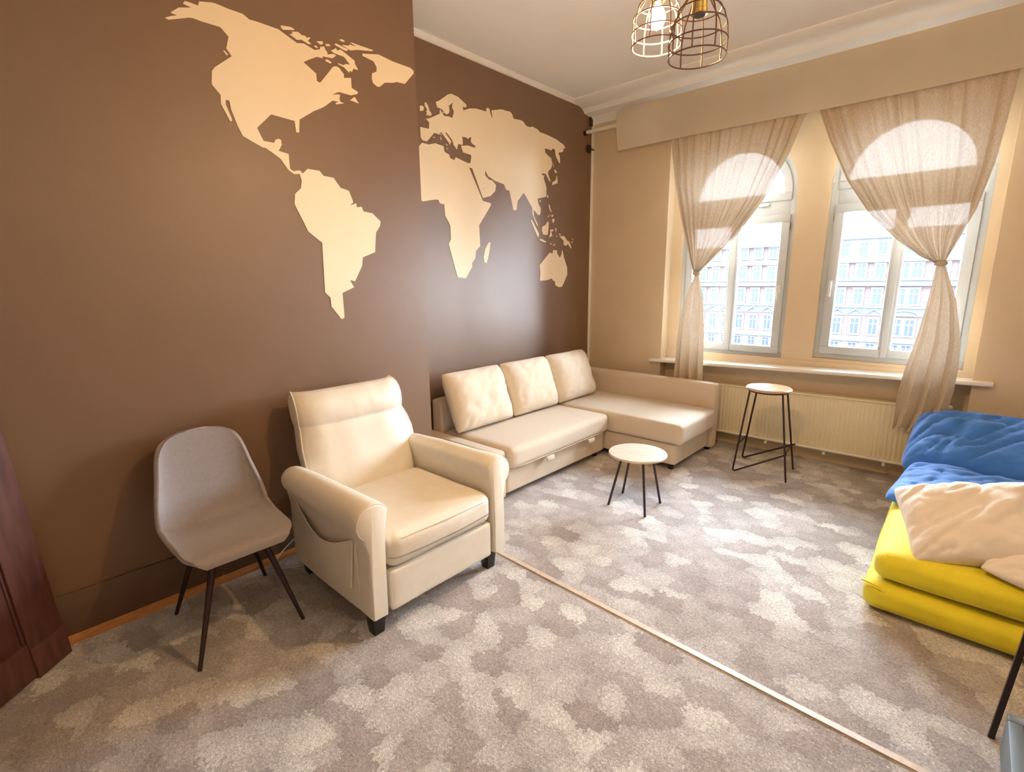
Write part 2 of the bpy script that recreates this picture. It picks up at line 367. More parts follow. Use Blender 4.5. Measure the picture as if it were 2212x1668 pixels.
# window sill
bm = BM()
for v in box(bm, (-2.455, 4.80, .765), (.17, YA, .795), .008, 2): v.co.z += (v.co.x + 2.455) / 2.625 * .075
for v in bm.verts: pass
link('trim_6', bm, 'white_trim', kind='structure')
bm = BM(); box(bm, (AL, YA - .012, .80), (AR, YA, .89)); link('trim_7', bm, 'beige_wall', smooth=False, kind='structure')

# ------------------------------------------------------------------ windows
YF = 5.05
def window(i, x0, x1, z0, zs, handle_right):
    W = struct('window_%d' % i, ((x0 + x1) / 2, YF, z0)); c = (x0 + x1) / 2; r = (x1 - x0) / 2
    zt = z0 + 1.27; ztr = zt + .14                    # underside and top of the transom
    bm = BM(); f = .055
    box(bm, (x0, YF, z0), (x1, YF + .07, z0 + f), .004); box(bm, (x0, YF, z0 + f), (x0 + f, YF + .07, zs), .002); box(bm, (x1 - f, YF, z0 + f), (x1, YF + .07, zs), .002)
    box(bm, (x0 + f, YF, zt), (x1 - f, YF + .07, ztr), .002)
    n = 32
    def ring(ro, ri, y0, y1, zb):
        P = lambda rr, k, y: (c - rr * cos(pi * k / n), y, max(zs + rr * sin(pi * k / n), zb))
        for k in range(n):
            v = [bm.verts.new(P(a, kk, y)) for y in (y0, y1) for a, kk in ((ro, k), (ro, k + 1), (ri, k + 1), (ri, k))]
            for q in ((0, 1, 2, 3), (7, 6, 5, 4), (0, 4, 5, 1), (2, 6, 7, 3)): bm.faces.new([v[a] for a in q])
    ring(r, r - f, YF, YF + .07, zs)
    link('frame', bm, 'pvc', W)
    bm = BM(); ring(r - f + .005, r - .115, YF - .012, YF + .05, zs); box(bm, (x0 + f - .005, YF - .012, ztr - .01), (x1 - f + .005, YF + .05, ztr + .055), .003)
    box(bm, (x0 + f - .005, YF - .012, ztr + .055), (x0 + .115, YF + .05, zs), .002); box(bm, (x1 - .115, YF - .012, ztr + .055), (x1 - f + .005, YF + .05, zs), .002)
    link('fanlight_frame', bm, 'pvc', W)
    bm = BM(); rr = r - .11
    prism(bm, [(c + rr * cos(pi * k / n), zs + rr * sin(pi * k / n)) for k in range(n + 1)] + [(c - rr, ztr + .05), (c + rr, ztr + .05)], 'Y', YF + .018, YF + .022)
    link('fanlight_pane', bm, 'glass', W, smooth=False)
    # two casement sashes meeting at the middle
    for s in (0, 1):
        a, b = (x0 + f - .012, c + .01) if s == 0 else (c - .01, x1 - f + .012)
        if s == 1: a = c + .012
        else: b = c - .012
        y0 = YF - .02; t = .068; zb, zh = z0 + f - .012, zt + .012
        ti = .03
        bm = BM()
        box(bm, (a, y0, zb), (b, y0 + .065, zb + t), .006)
        box(bm, (a, y0, zh - t), (b, y0 + .065, zh), .006)
        la, lb = (t, ti) if s == 0 else (ti, t)
        box(bm, (a, y0, zb + t), (a + la, y0 + .065, zh - t), .003); box(bm, (b - lb, y0, zb + t), (b, y0 + .065, zh - t), .005)
        sash = link('sash', bm, 'pvc', W)
        bm = BM(); box(bm, (a + la - .004, y0 + .028, zb + t - .004), (b - lb + .004, y0 + .032, zh - t + .004)); link('pane', bm, 'glass', sash, smooth=False)
        if (s == 1) == handle_right:
            hx = b - .034 if handle_right else a + .034
            bm = BM(); box(bm, (hx - .013, y0 - .012, z0 + .60), (hx + .013, y0, z0 + .67), .004); box(bm, (hx - .009, y0 - .045, z0 + .635), (hx + .009, y0 - .01, z0 + .655), .004)
            box(bm, (hx - .010, y0 - .052, z0 + .53), (hx + .010, y0 - .038, z0 + .66), .006, 3)
            link('handle', bm, 'white_plastic', sash)
            hy = a if handle_right else b
    bm = BM(); box(bm, (c - .022, YF - .03, z0 + f - .01), (c + .022, YF + .045, zt + .01), .006); link('mullion', bm, 'pvc', W)
    bm = BM(); box(bm, (c + .17, YF - .035, ztr - .05), (c + .28, YF + .0, ztr - .02), .012, 3); link('fanlight_latch', bm, 'white_plastic', W)
    for s in ((x1 - f + .004) if handle_right else (x0 + f - .016),):
        bm = BM(); box(bm, (s, YF - .018, zt - .12), (s + .012, YF + .002, zt - .06), .003); link('hinge', bm, 'grey_plastic', W)
    return W
window(1, *WIN[0], True); window(2, *WIN[1], False)

# ------------------------------------------------------------------ door leaf at the left edge
D = struct('door_1', (-2.8, .08, 0))
dv = Vector((.68, -.733, 0)).normalized(); dn = Vector((dv.y, -dv.x, 0)); o0 = Vector((-2.815, .066, 0))
lean = -.055
def dbox(a, b, r=.004):          # a,b in (along, out, z)
    bm = BM(); vs = box(bm, a, b, r)
    for v in bm.verts:
        p = v.co.copy(); v.co = o0 + dv * p.x - dn * p.y + Vector((0, lean * p.z, p.z))
    return bm
DH = 2.2
link('stile', dbox((0, 0, .01), (.155, .045, DH)), 'door_wood', D)
link('stile', dbox((.70, 0, .01), (.85, .045, DH)), 'door_wood', D)
link('rail', dbox((.155, .002, .01), (.70, .043, .17)), 'door_wood', D)
link('rail', dbox((.155, .002, 2.0), (.70, .043, DH)), 'door_wood', D)
link('panel', dbox((.155, .014, .17), (.70, .03, 2.0), .002), 'door_wood', D)
link('panel_moulding', dbox((.155, .008, .17), (.167, .036, 2.0), .003), 'door_wood', D)
link('plinth', dbox((-.004, -.008, 0), (.155, .05, .14)), 'door_wood', D)

# ------------------------------------------------------------------ house row across the street
FY = 75.0
bm = BM(); box(bm, (-90, 5.4, -12.2), (60, FY, -12)); link('street', bm, 'street', smooth=False, kind='structure')
ROWS = [-.113, -.078, -.0295, .0105, .0455]
def Z(t): return 1.6 + FY * t
def house(label, x0, x1, brick_top, cols, pairs):
    H = thing('apartment_building', label, 'building', ((x0 + x1) / 2, FY + 3, -12), 'facades across the street')
    zt = Z(brick_top)
    bm = BM(); box(bm, (x0, FY, -12), (x1, FY + 8, Z(-.097))); link('ground_storeys', bm, 'stone', H, smooth=False)
    bm = BM(); box(bm, (x0, FY, Z(-.097)), (x1, FY + 8, zt)); link('brick_wall', bm, 'brick', H, smooth=False)
    def band(t0, t1, out, m='stone', nm='cornice'):
        bm = BM(); box(bm, (x0, FY - out, Z(t0)), (x1, FY, Z(t1))); link(nm, bm, m, H, smooth=False)
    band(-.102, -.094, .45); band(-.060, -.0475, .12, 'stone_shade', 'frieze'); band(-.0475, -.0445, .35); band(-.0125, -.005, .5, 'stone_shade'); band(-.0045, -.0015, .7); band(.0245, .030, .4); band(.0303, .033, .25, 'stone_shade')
    roof = BM()
    if brick_top > .062:
        bm = BM(); box(bm, (x0, FY - .02, Z(.033)), (x1, FY, Z(.0615))); link('attic_storey', bm, 'stone', H, smooth=False); band(.0615, .0655, .6, 'stone_shade', 'eaves')
        prism(roof, [(FY - .4, Z(.0655)), (FY + 2.2, Z(.077)), (FY + 8, Z(.077)), (FY + 8, Z(.0655))], 'X', x0, x1)
    else:
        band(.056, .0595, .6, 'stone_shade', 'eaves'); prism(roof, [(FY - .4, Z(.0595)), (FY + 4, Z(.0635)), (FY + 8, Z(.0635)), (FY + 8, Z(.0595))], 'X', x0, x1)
    link('roof', roof, 'roof', H, smooth=False)
    return H
cols_a = [-.4275 + .0249 * k for k in range(7)] ; cols_b = [-.222, -.1945, -.169, -.1435, -.1185, -.088, -.0715, -.041, -.016, .0095, .035]
HA = house('brick town house with low grey eaves, seen through the left window', -40, -17.4, .056, cols_a, ())
HB = house('taller town house with pale attic storey and mansard, seen through the right window', -17.3, 8, .063, cols_b, ())
mesh_s = mesh_f = mesh_g = None
def facade_window(H, x, t, hh, first=[None]):
    if first[0] is None:
        bm = BM(); w_, h_ = .86, 1.0
        box(bm, (-.62, -.10, -1.12), (.62, 0, -1.0)); box(bm, (-.62, -.14, 1.0), (.62, 0, 1.16)); box(bm, (-.62, -.08, -1), (-.46, 0, 1)); box(bm, (.46, -.08, -1), (.62, 0, 1))
        me = bpy.data.meshes.new('window'); 
        for a, b in (((-.46, -.05, -1), (-.40, 0, 1)), ((.40, -.05, -1), (.46, 0, 1)), ((-.05, -.06, -1), (.05, 0, 1)), ((-.4, -.06, .3), (.4, 0, .42)), ((-.46, -.05, -1), (.46, 0, -.92)), ((-.46, -.05, .92), (.46, 0, 1))): box(bm, a, b)
        bm.to_mesh(me); bm.free(); me.materials.append(M['stone'])
        g = bpy.data.meshes.new('pane'); bm = BM(); box(bm, (-.41, -.03, -.95), (.41, -.01, .95)); bm.to_mesh(g); bm.free(); g.materials.append(M['facade_glass'])
        first[0] = (me, g)
    me, g = first[0]
    o = bpy.data.objects.new('window', me); COL.objects.link(o); o.parent = H; o.location = Vector((x, FY - .0, Z(t))) - H.location; o.scale = (1, 1.6, hh)
    q = bpy.data.objects.new('pane', g); COL.objects.link(q); q.parent = o
pm = {}
def pediment(H, x, t, arch=False):
    k = arch
    if k not in pm:
        bm = BM()
        if arch:
            n = 12; pts = [(1.45 * cos(pi * i / n), .62 * sin(pi * i / n)) for i in range(n + 1)]; ins = [(1.25 * cos(pi * i / n), .46 * sin(pi * i / n)) for i in range(n + 1)]
            for i in range(n): prism(bm, [pts[i], pts[i + 1], ins[i + 1], ins[i]], 'Y', -.35, 0)
            box(bm, (-1.45, -.3, -.1), (1.45, 0, .02))
        else:
            prism(bm, [(-.82, 0), (-.82, .12), (0, .72), (.82, .12), (.82, 0), (0, .56)], 'Y', -.35, 0)
        me = bpy.data.meshes.new('pediment'); bm.to_mesh(me); bm.free(); me.materials.append(M['stone']); pm[k] = me
    o = bpy.data.objects.new('pediment', pm[k]); COL.objects.link(o); o.parent = H; o.location = Vector((x, FY, Z(t))) - H.location
qm = {}
def pier(H, x, w_, t):          # pale quoin bands across the brick piers
    k = round(w_, 2)
    if k not in qm:
        bm = BM(); 
        box(bm, (-w_ / 2, -.05, -.05), (w_ / 2, 0, .06)); me = bpy.data.meshes.new('stone_band'); bm.to_mesh(me); bm.free(); me.materials.append(M['stone']); qm[k] = me
    o = bpy.data.objects.new('stone_band', qm[k]); COL.objects.link(o); o.parent = H; o.location = Vector((x, FY, Z(t))) - H.location
for H, cols in ((HA, cols_a), (HB, cols_b)):
    for j, t in enumerate(ROWS):
        for c in cols:
            if j == 0: facade_window(H, c * FY, t, .55)
            else: facade_window(H, c * FY, t, (1, .98, .95, .85, .72)[j] if j else .6)
            if j == 1 and c not in (-.088, -.0715): pediment(H, c * FY, -.058)
        if 0 < j < 4:
            for a, b in zip(cols, cols[1:]): pier(H, (a + b) / 2 * FY, (b - a) * FY - 1.2, t)
    if H is HB: pediment(H, -.0797 * FY, -.058, True)
MAP_WEST = [
("landmass",[(0.8343,2.7843),(0.8604,2.7996),(0.8864,2.811),(0.8653,2.812),(0.8608,2.8148),(0.8958,2.8458),(0.9483,2.8638),(0.9191,2.8673),(0.9172,2.8711),(0.9235,2.881),(0.9339,2.8836),(0.9798,2.8825),(0.9833,2.8975),(0.9892,2.903),(1.042,2.917),(1.0566,2.9185),(1.115,2.9149),(1.1798,2.9152),(1.2096,2.9005),(1.2539,2.9027),(1.3541,2.9026),(1.4045,2.8833),(1.4476,2.8668),(1.4872,2.8764),(1.5464,2.8619),(1.5786,2.8747),(1.5819,2.8883),(1.6063,2.8972),(1.611,2.8835),(1.622,2.8733),(1.6229,2.8618),(1.6585,2.8754),(1.6766,2.8721),(1.6522,2.8508),(1.5915,2.8436),(1.5926,2.8345),(1.557,2.8311),(1.5003,2.7985),(1.4762,2.7826),(1.545,2.7441),(1.5454,2.7071),(1.5646,2.7025),(1.6503,2.8064),(1.6695,2.8151),(1.6899,2.8121),(1.7162,2.786),(1.7162,2.7667),(1.7613,2.7784),(1.7612,2.725),(1.8019,2.7134),(1.7974,2.7014),(1.7534,2.6837),(1.6766,2.683),(1.6309,2.6579),(1.6754,2.6704),(1.6834,2.6652),(1.6757,2.6493),(1.6806,2.6327),(1.7057,2.6296),(1.6515,2.6119),(1.65,2.6186),(1.6698,2.6302),(1.6322,2.6268),(1.5752,2.5807),(1.5125,2.5454),(1.4252,2.4842),(1.4163,2.4166),(1.3993,2.4144),(1.3961,2.4711),(1.2709,2.4772),(1.1912,2.3954),(1.2181,2.3378),(1.2728,2.3379),(1.2821,2.3563),(1.2986,2.3633),(1.311,2.3597),(1.3127,2.335),(1.2922,2.3015),(1.3454,2.2953),(1.3453,2.2188),(1.3643,2.2092),(1.399,2.2193),(1.417,2.2052),(1.4462,2.2335),(1.517,2.2331),(1.539,2.2093),(1.6006,2.2067),(1.6406,2.1564),(1.6945,2.1459),(1.7186,2.0833),(1.6955,2.0626),(1.7371,2.0783),(1.7406,2.0554),(1.7728,2.0632),(1.7845,2.0361),(1.8476,2.0298),(1.9025,1.986),(1.8976,1.9588),(1.8634,1.9138),(1.8485,1.7941),(1.7582,1.7595),(1.7485,1.7082),(1.6919,1.6129),(1.6569,1.6204),(1.682,1.5764),(1.6006,1.544),(1.601,1.3932),(1.5801,1.3847),(1.5214,1.4639),(1.5197,1.5175),(1.4881,1.5477),(1.4959,1.8352),(1.4191,1.8922),(1.3524,2.0354),(1.3603,2.091),(1.3976,2.1248),(1.4061,2.1648),(1.3971,2.2003),(1.3661,2.1939),(1.3368,2.2104),(1.2988,2.2625),(1.2248,2.3048),(1.2094,2.3041),(1.115,2.3427),(1.0947,2.3901),(1.0734,2.4586),(1.0708,2.4959),(1.0543,2.4977),(1.0506,2.4762),(1.0735,2.4089),(1.0687,2.401),(1.0629,2.401),(1.0288,2.4731),(1.0324,2.5132),(0.9989,2.5511),(0.9985,2.5602),(1.0056,2.613),(1.0208,2.6335),(1.105,2.7047),(1.0833,2.7332),(1.1004,2.7894),(1.0702,2.8178),(1.0632,2.8209),(0.9912,2.8188),(0.9498,2.8208),(0.934,2.8173),(0.8483,2.7805)]),
("landmass",[(1.8484,2.9313),(1.9602,2.9589),(2.0628,2.9492),(2.1947,2.9493),(2.2204,2.9388),(2.2194,2.9229),(2.1464,2.8437),(2.0825,2.839),(2.0593,2.8282),(1.9947,2.8129),(1.9563,2.7796),(1.9371,2.776),(1.9101,2.7895),(1.9027,2.8133),(1.9072,2.842),(1.9387,2.8588),(1.942,2.8843),(1.9217,2.9115),(1.8498,2.9199)]),
("island",[(1.0679,2.7196),(1.0738,2.7224),(1.0901,2.7078),(1.0846,2.7025),(1.0792,2.7046)]),
("island",[(1.3681,2.925),(1.4165,2.9344),(1.4361,2.9327),(1.4416,2.9265),(1.3785,2.9081),(1.3683,2.9173)]),
("island",[(1.4252,2.9144),(1.4588,2.924),(1.4799,2.9146),(1.4987,2.9172),(1.5054,2.9095),(1.5232,2.9183),(1.5286,2.915),(1.5119,2.8985),(1.5296,2.8859),(1.514,2.8812),(1.4776,2.8913),(1.451,2.8832),(1.411,2.8979),(1.4185,2.9009),(1.4299,2.907)]),
("island",[(1.5626,2.9107),(1.5986,2.9206),(1.6008,2.9106),(1.5909,2.9016),(1.5773,2.9019)]),
("island",[(1.5453,2.8824),(1.5585,2.888),(1.5682,2.8792),(1.5554,2.8755)]),
("island",[(1.6137,2.9128),(1.6381,2.9185),(1.6446,2.9103),(1.6207,2.9032)]),
("island",[(1.7008,2.9594),(1.7202,2.9688),(1.7374,2.9637),(1.7325,2.9564),(1.7192,2.9565)]),
("island",[(1.6691,2.9261),(1.6801,2.9345),(1.7566,2.9263),(1.7495,2.9173),(1.7343,2.9136)]),
("island",[(1.7707,2.9669),(1.7838,2.9699),(1.8317,2.9702),(1.9241,2.9719),(1.9189,2.965),(1.8117,2.9408),(1.7715,2.9255),(1.7175,2.9372),(1.7262,2.9408),(1.7626,2.9472),(1.7654,2.955),(1.813,2.957)]),
("island",[(1.6455,2.8886),(1.6801,2.9113),(1.6831,2.8996),(1.707,2.9117),(1.7374,2.8999),(1.7934,2.8774),(1.793,2.8613),(1.8121,2.8382),(1.8073,2.8333),(1.7811,2.8333),(1.7706,2.8117),(1.7663,2.8127),(1.758,2.8165),(1.7526,2.8027),(1.7203,2.8238),(1.6812,2.8304),(1.6857,2.8351),(1.7169,2.8333),(1.737,2.8459),(1.7606,2.8471),(1.725,2.879),(1.663,2.8801)]),
("island",[(1.6061,2.8299),(1.6187,2.8369),(1.6429,2.8284),(1.6393,2.8198),(1.6095,2.8241)]),
("island",[(1.7444,2.6546),(1.7763,2.6808),(1.8022,2.6506),(1.7662,2.6543)])]
MAP_EAST = [
("landmass",[(2.5518,2.7468),(2.59,2.7463),(2.6346,2.749),(2.6388,2.7948),(2.6077,2.8148),(2.6301,2.8183),(2.6704,2.8382),(2.7469,2.8792),(2.745,2.8995),(2.7572,2.9125),(2.7636,2.889),(2.7933,2.8725),(2.8411,2.8785),(2.8741,2.8749),(2.888,2.9139),(2.8929,2.9277),(2.8744,2.9468),(2.8752,2.9659),(2.8872,2.9897),(2.8419,2.9584),(2.8461,2.9217),(2.8393,2.9034),(2.8177,2.8882),(2.7972,2.8922),(2.7719,2.9157),(2.723,2.9192),(2.7105,2.9532),(2.7517,2.975),(2.8366,3.0362),(2.873,3.0491),(2.9397,3.044),(3.0321,3.0057),(3.0248,2.9825),(2.9869,2.9848),(2.9952,2.9566),(3.0634,2.9868),(3.1358,3.002),(3.2576,3.0053),(3.2547,3.0249),(3.2724,3.04),(3.2931,3.0356),(3.3193,2.9687),(3.328,2.9751),(3.3195,3.0279),(3.3897,3.0481),(3.4126,3.057),(3.4471,3.0647),(3.4975,3.0646),(3.5527,3.0693),(3.5804,3.0531),(3.5961,3.0215),(3.7073,3.0296),(3.7366,3.0204),(3.7705,2.9964),(3.8222,2.9964),(3.8572,3.0086),(3.9328,2.9999),(3.9645,2.9822),(4.052,2.9802),(4.2148,2.9668),(4.3453,2.937),(4.3714,2.9131),(4.3358,2.8985),(4.3412,2.8823),(4.3262,2.8684),(4.256,2.8482),(4.2815,2.8156),(4.2854,2.7593),(4.2724,2.7544),(4.2168,2.8107),(4.2013,2.8698),(4.1623,2.8715),(4.148,2.8524),(4.0434,2.8537),(4.0482,2.8163),(4.11,2.7907),(4.1438,2.7794),(4.1568,2.7395),(4.1542,2.7055),(4.1351,2.6802),(4.1015,2.6585),(4.094,2.6295),(4.1361,2.5675),(4.1167,2.565),(4.0587,2.6245),(3.9929,2.6209),(4.007,2.6035),(4.0399,2.608),(4.0258,2.581),(4.069,2.5025),(4.0694,2.4233),(4.0599,2.4121),(3.9422,2.3842),(3.9325,2.376),(3.949,2.3346),(3.9822,2.3012),(3.979,2.2506),(3.9601,2.2302),(3.938,2.2336),(3.8727,2.2777),(3.878,2.2219),(3.9436,2.1333),(3.927,2.1321),(3.8543,2.2331),(3.8512,2.2921),(3.8089,2.3324),(3.7932,2.3515),(3.7314,2.4122),(3.6443,2.3296),(3.6283,2.2519),(3.6083,2.2437),(3.5845,2.246),(3.5326,2.4088),(3.4902,2.4097),(3.4638,2.4534),(3.3487,2.4676),(3.2636,2.496),(3.2279,2.5391),(3.2267,2.4966),(3.2713,2.4689),(3.314,2.4654),(3.3601,2.4346),(3.3466,2.3811),(3.2847,2.3339),(3.1943,2.3092),(3.0765,2.5303),(3.0404,2.5337),(3.1935,2.2842),(3.2883,2.2767),(3.2877,2.2536),(3.142,2.0801),(3.1498,1.907),(3.0983,1.8643),(3.0862,1.7999),(3.0487,1.7641),(3.0475,1.7291),(2.9709,1.6332),(2.8765,1.6414),(2.7898,1.9081),(2.817,1.9478),(2.8146,2.0568),(2.7637,2.1281),(2.7577,2.2126),(2.7108,2.2184),(2.6979,2.2432),(2.6558,2.2387),(2.5456,2.2139),(2.5133,2.2287),(2.5086,2.5838),(2.5618,2.6378),(2.6255,2.636),(2.6891,2.6565),(2.7734,2.6495),(2.7792,2.6099),(2.8279,2.5965),(2.8359,2.574),(2.8784,2.5633),(2.8982,2.5883),(3.0279,2.5643),(3.0576,2.5688),(3.0707,2.6206),(3.0666,2.6334),(2.9792,2.6391),(2.9589,2.6863),(2.9844,2.6899),(3.0266,2.7005),(3.112,2.6974),(3.1225,2.7106),(3.0734,2.7288),(3.0676,2.7501),(3.0782,2.7698),(3.0518,2.7649),(3.035,2.7485),(3.0225,2.7595),(2.9744,2.7571),(2.979,2.7119),(2.9751,2.6944),(2.9277,2.6939),(2.9133,2.6499),(2.8804,2.6769),(2.8667,2.7111),(2.8112,2.7542),(2.7904,2.7544),(2.854,2.7002),(2.8373,2.6693),(2.8291,2.6871),(2.7576,2.746),(2.7459,2.7458),(2.7362,2.7272),(2.6844,2.7298),(2.6098,2.6547),(2.5656,2.6561),(2.5503,2.6757)]),
("landmass",[(4.1809,1.9104),(4.2473,1.9143),(4.2477,1.8841),(4.2976,1.8386),(4.328,1.8795),(4.3311,1.9196),(4.3464,1.902),(4.3663,1.8441),(4.4257,1.7416),(4.4299,1.6668),(4.3648,1.577),(4.3424,1.5472),(4.3022,1.5366),(4.2274,1.5562),(4.2146,1.604),(4.1841,1.6042),(4.1657,1.6298),(4.0884,1.612),(3.9724,1.6054),(3.978,1.6796),(3.9687,1.7601),(4.1276,1.8858),(4.1753,1.876)]),
("island",[(2.5549,2.8895),(2.5743,2.8987),(2.5946,2.8925),(2.5888,2.8671),(2.5556,2.8559)]),
("island",[(2.603,2.9244),(2.6142,2.929),(2.6351,2.9076),(2.6446,2.8794),(2.666,2.8618),(2.6596,2.8461),(2.6092,2.8406),(2.6211,2.8561),(2.6134,2.8665),(2.6253,2.8812),(2.6044,2.9007)]),
("island",[(2.768,2.8962),(2.777,2.9003),(2.7853,2.8896),(2.7733,2.8849)]),
("island",[(2.6712,2.6962),(2.6888,2.7036),(2.6853,2.6926),(2.6739,2.6925)]),
("island",[(2.7442,2.7119),(2.7503,2.7172),(2.7549,2.6928),(2.746,2.6912)]),
("island",[(2.7454,2.7373),(2.76,2.7359),(2.7536,2.7242)]),
("island",[(2.7954,2.6725),(2.819,2.666),(2.8097,2.6601)]),
("island",[(2.8031,2.6461),(2.8206,2.6363),(2.8056,2.6358)]),
("island",[(3.2567,1.9448),(3.2793,1.9423),(3.2538,1.84),(3.2257,1.7676),(3.1947,1.7693),(3.1875,1.8143),(3.2085,1.886)]),
("island",[(4.1937,2.683),(4.2134,2.6859),(4.2386,2.6639),(4.2138,2.6519),(4.2039,2.6561)]),
("island",[(4.229,2.634),(4.2441,2.6217),(4.248,2.5619),(4.2101,2.5513),(4.1658,2.5315),(4.1606,2.5593),(4.2097,2.5828),(4.2274,2.6023)]),
("island",[(4.1606,2.7485),(4.1725,2.7363),(4.1905,2.6996),(4.1786,2.7091)]),
("island",[(4.0773,2.425),(4.0909,2.4352),(4.1025,2.4176),(4.0889,2.404)]),
("island",[(3.9599,2.3656),(3.9765,2.374),(3.9854,2.3616),(3.9677,2.3564)]),
("island",[(4.1065,2.3469),(4.1238,2.3452),(4.1358,2.3054),(4.1594,2.2815),(4.136,2.2814),(4.1102,2.3167)]),
("island",[(4.0901,2.2261),(4.1107,2.2484),(4.1189,2.2422),(4.0993,2.2234)]),
("island",[(4.1363,2.2505),(4.1537,2.2555),(4.148,2.2412)]),
("island",[(4.1481,2.2343),(4.1807,2.2612),(4.1832,2.2476),(4.1657,2.2309)]),
("island",[(4.16,2.2111),(4.1954,2.2208),(4.2016,2.2004),(4.1817,2.1745),(4.1661,2.1907)]),
("island",[(4.0904,2.185),(4.1078,2.1794),(4.1048,2.1101),(4.0913,2.0538),(4.0224,2.0532),(4.0018,2.0897),(4.0051,2.1274),(4.0561,2.1481)]),
("island",[(4.1316,2.1084),(4.1847,2.114),(4.1825,2.0977),(4.1494,2.0935),(4.1676,2.0442),(4.1439,2.0463),(4.1265,2.0265),(4.1205,2.0415),(4.1377,2.0844)]),
("island",[(4.2203,2.1318),(4.2348,2.1292),(4.2304,2.0972),(4.2183,2.1)]),
("island",[(3.8294,2.1769),(3.8455,2.1808),(3.8887,2.1361),(3.9548,2.0595),(3.9526,2.024),(3.9381,2.0245),(3.8995,2.0764)]),
("island",[(3.966,2.009),(3.9942,2.0125),(4.0685,1.99),(4.0628,1.9793),(4.0112,1.9858),(3.9683,1.9988)]),
("island",[(4.1328,1.9735),(4.1623,1.9791),(4.1447,1.9621)]),
("island",[(4.1744,1.9563),(4.2162,1.9773),(4.2163,1.9652),(4.1864,1.9533)]),
("island",[(4.2273,2.0546),(4.2551,2.0562),(4.2395,2.0446)]),
("island",[(4.2755,2.0787),(4.3124,2.0773),(4.2941,2.062)]),
("island",[(4.2845,2.0507),(4.3436,2.0612),(4.3687,2.059),(4.42,2.0182),(4.4587,2.0091),(4.5017,1.9446),(4.4861,1.9403),(4.4336,1.9823),(4.4021,1.9626),(4.3577,1.9752),(4.3633,2.0117),(4.3192,2.0347)]),
("island",[(4.4911,2.0048),(4.53,2.0163),(4.5109,1.9969)]),
("island",[(4.5072,2.041),(4.5296,2.0348),(4.5168,2.0231)])]
# ================================================================== MAP ON THE WALLS
def decal(data, x, label, base):
    T = thing('world_map_decal', label, 'wall map', base)
    for nm, poly in data:
        bm = BM(); P = [p for i, p in enumerate(poly) if (Vector(p) - Vector(poly[i - 1])).length > 1e-4]
        fr = [bm.verts.new((x + .002, u, v)) for u, v in P]; bk = [bm.verts.new((x, u, v)) for u, v in P]
        for t in tessellate_polygon([[Vector((u, v, 0)) for u, v in P]]):
            q = [fr[i] for i in t]
            if (q[1].co - q[0].co).cross(q[2].co - q[0].co).x < 0: q.reverse()
            try: bm.faces.new(q)
            except ValueError: pass
        area = sum(P[i - 1][0] * P[i][1] - P[i][0] * P[i - 1][1] for i in range(len(P)))
        for i in range(len(P)):
            q = (fr[i - 1], bk[i - 1], bk[i], fr[i]); bm.faces.new(q if area > 0 else q[::-1])
        link(nm, bm, 'map', T, smooth=False, recalc=False)
decal(MAP_WEST, XC + .0005, 'cream painted map of the Americas and Greenland on the brown wall above the armchair', (XC, 1.2, 1.0))
decal(MAP_EAST, XR + .0005, 'cream painted map of Europe, Africa, Asia and Australia on brown wall above the sofa', (XR, 3.5, 1.0))

# ================================================================== CURTAINS, RAIL, VALANCE
rail = thing('curtain_rail', 'white curtain rail under the cornice, its left end fixed to the brown wall', 'curtain rail', (XR, 4.70, 3.11))
bm = BM(); box(bm, (XR + .03, 4.685, 3.10), (XE, 4.725, 3.128), .004); link('rail', bm, 'white_trim', rail)
bm = BM(); lathe(bm, [(.012, 0), (.024, .004), (.024, .034), (.012, .038)], (XR, 4.705, 3.112), 16, 'X'); link('end_bracket', bm, 'pot_dark', rail)
for x in (-2.6, -1.13, .4, 1.7):
    bm = BM(); box(bm, (x, 4.72, 3.105), (x + .03, YW, 3.125), .003); link('wall_bracket', bm, 'white_trim', rail)
bm = BM(); box(bm, (XR, 4.745, 2.93), (XR + .03, 4.80, 3.01), .01, 3); box(bm, (XR + .02, 4.76, 2.965), (XR + .035, YW - .02, 2.975), .002)
tag(link('wall_bracket', bm, 'pot_dark'), 'small dark metal bracket on the brown wall below the rail end, by the corner', 'bracket')
bm = BM(); box(bm, (XR, 4.79, 3.20), (XR + .02, YW - .036, 3.30), .004)
tag(link('cable_box', bm, 'pot_dark'), 'small dark box high in the corner above the curtain rail', 'junction box')
# valance: a long pale sheet that curls in at its lower edge
V = thing('valance', 'long cream curved valance board hanging in front of both curtain tops', 'valance', (-.3, 4.62, 3.0))
bm = BM(); prof = []
for i in range(13):
    t = i / 12; z = 3.225 - .365 * t; y = 4.66 - .055 * sin(pi * (.1 + .78 * t)) + .02 * t
    prof.append((y, z))
rows = []
xs_ = [-2.815 + (2.2 + 2.815) * k / 24 for k in range(25)]
for x in xs_:
    rows.append([bm.verts.new((x + .004 * sin(z * 9) * (x < -2.8), y, z + .006 * sin(x * 2.1))) for y, z in prof])
for A, B in zip(rows, rows[1:]):
    for k in range(12): bm.faces.new((A[k], B[k], B[k + 1], A[k + 1]))
r_ = bmesh.ops.solidify(bm, geom=bm.faces[:], thickness=.004)
link('valance_board', bm, 'valance', V)
for x in (-2.7, -1.1, .6, 2.0):
    bm = BM(); box(bm, (x, 4.635, 3.128), (x + .02, 4.70, 3.14)); link('clip', bm, 'white_trim', V)

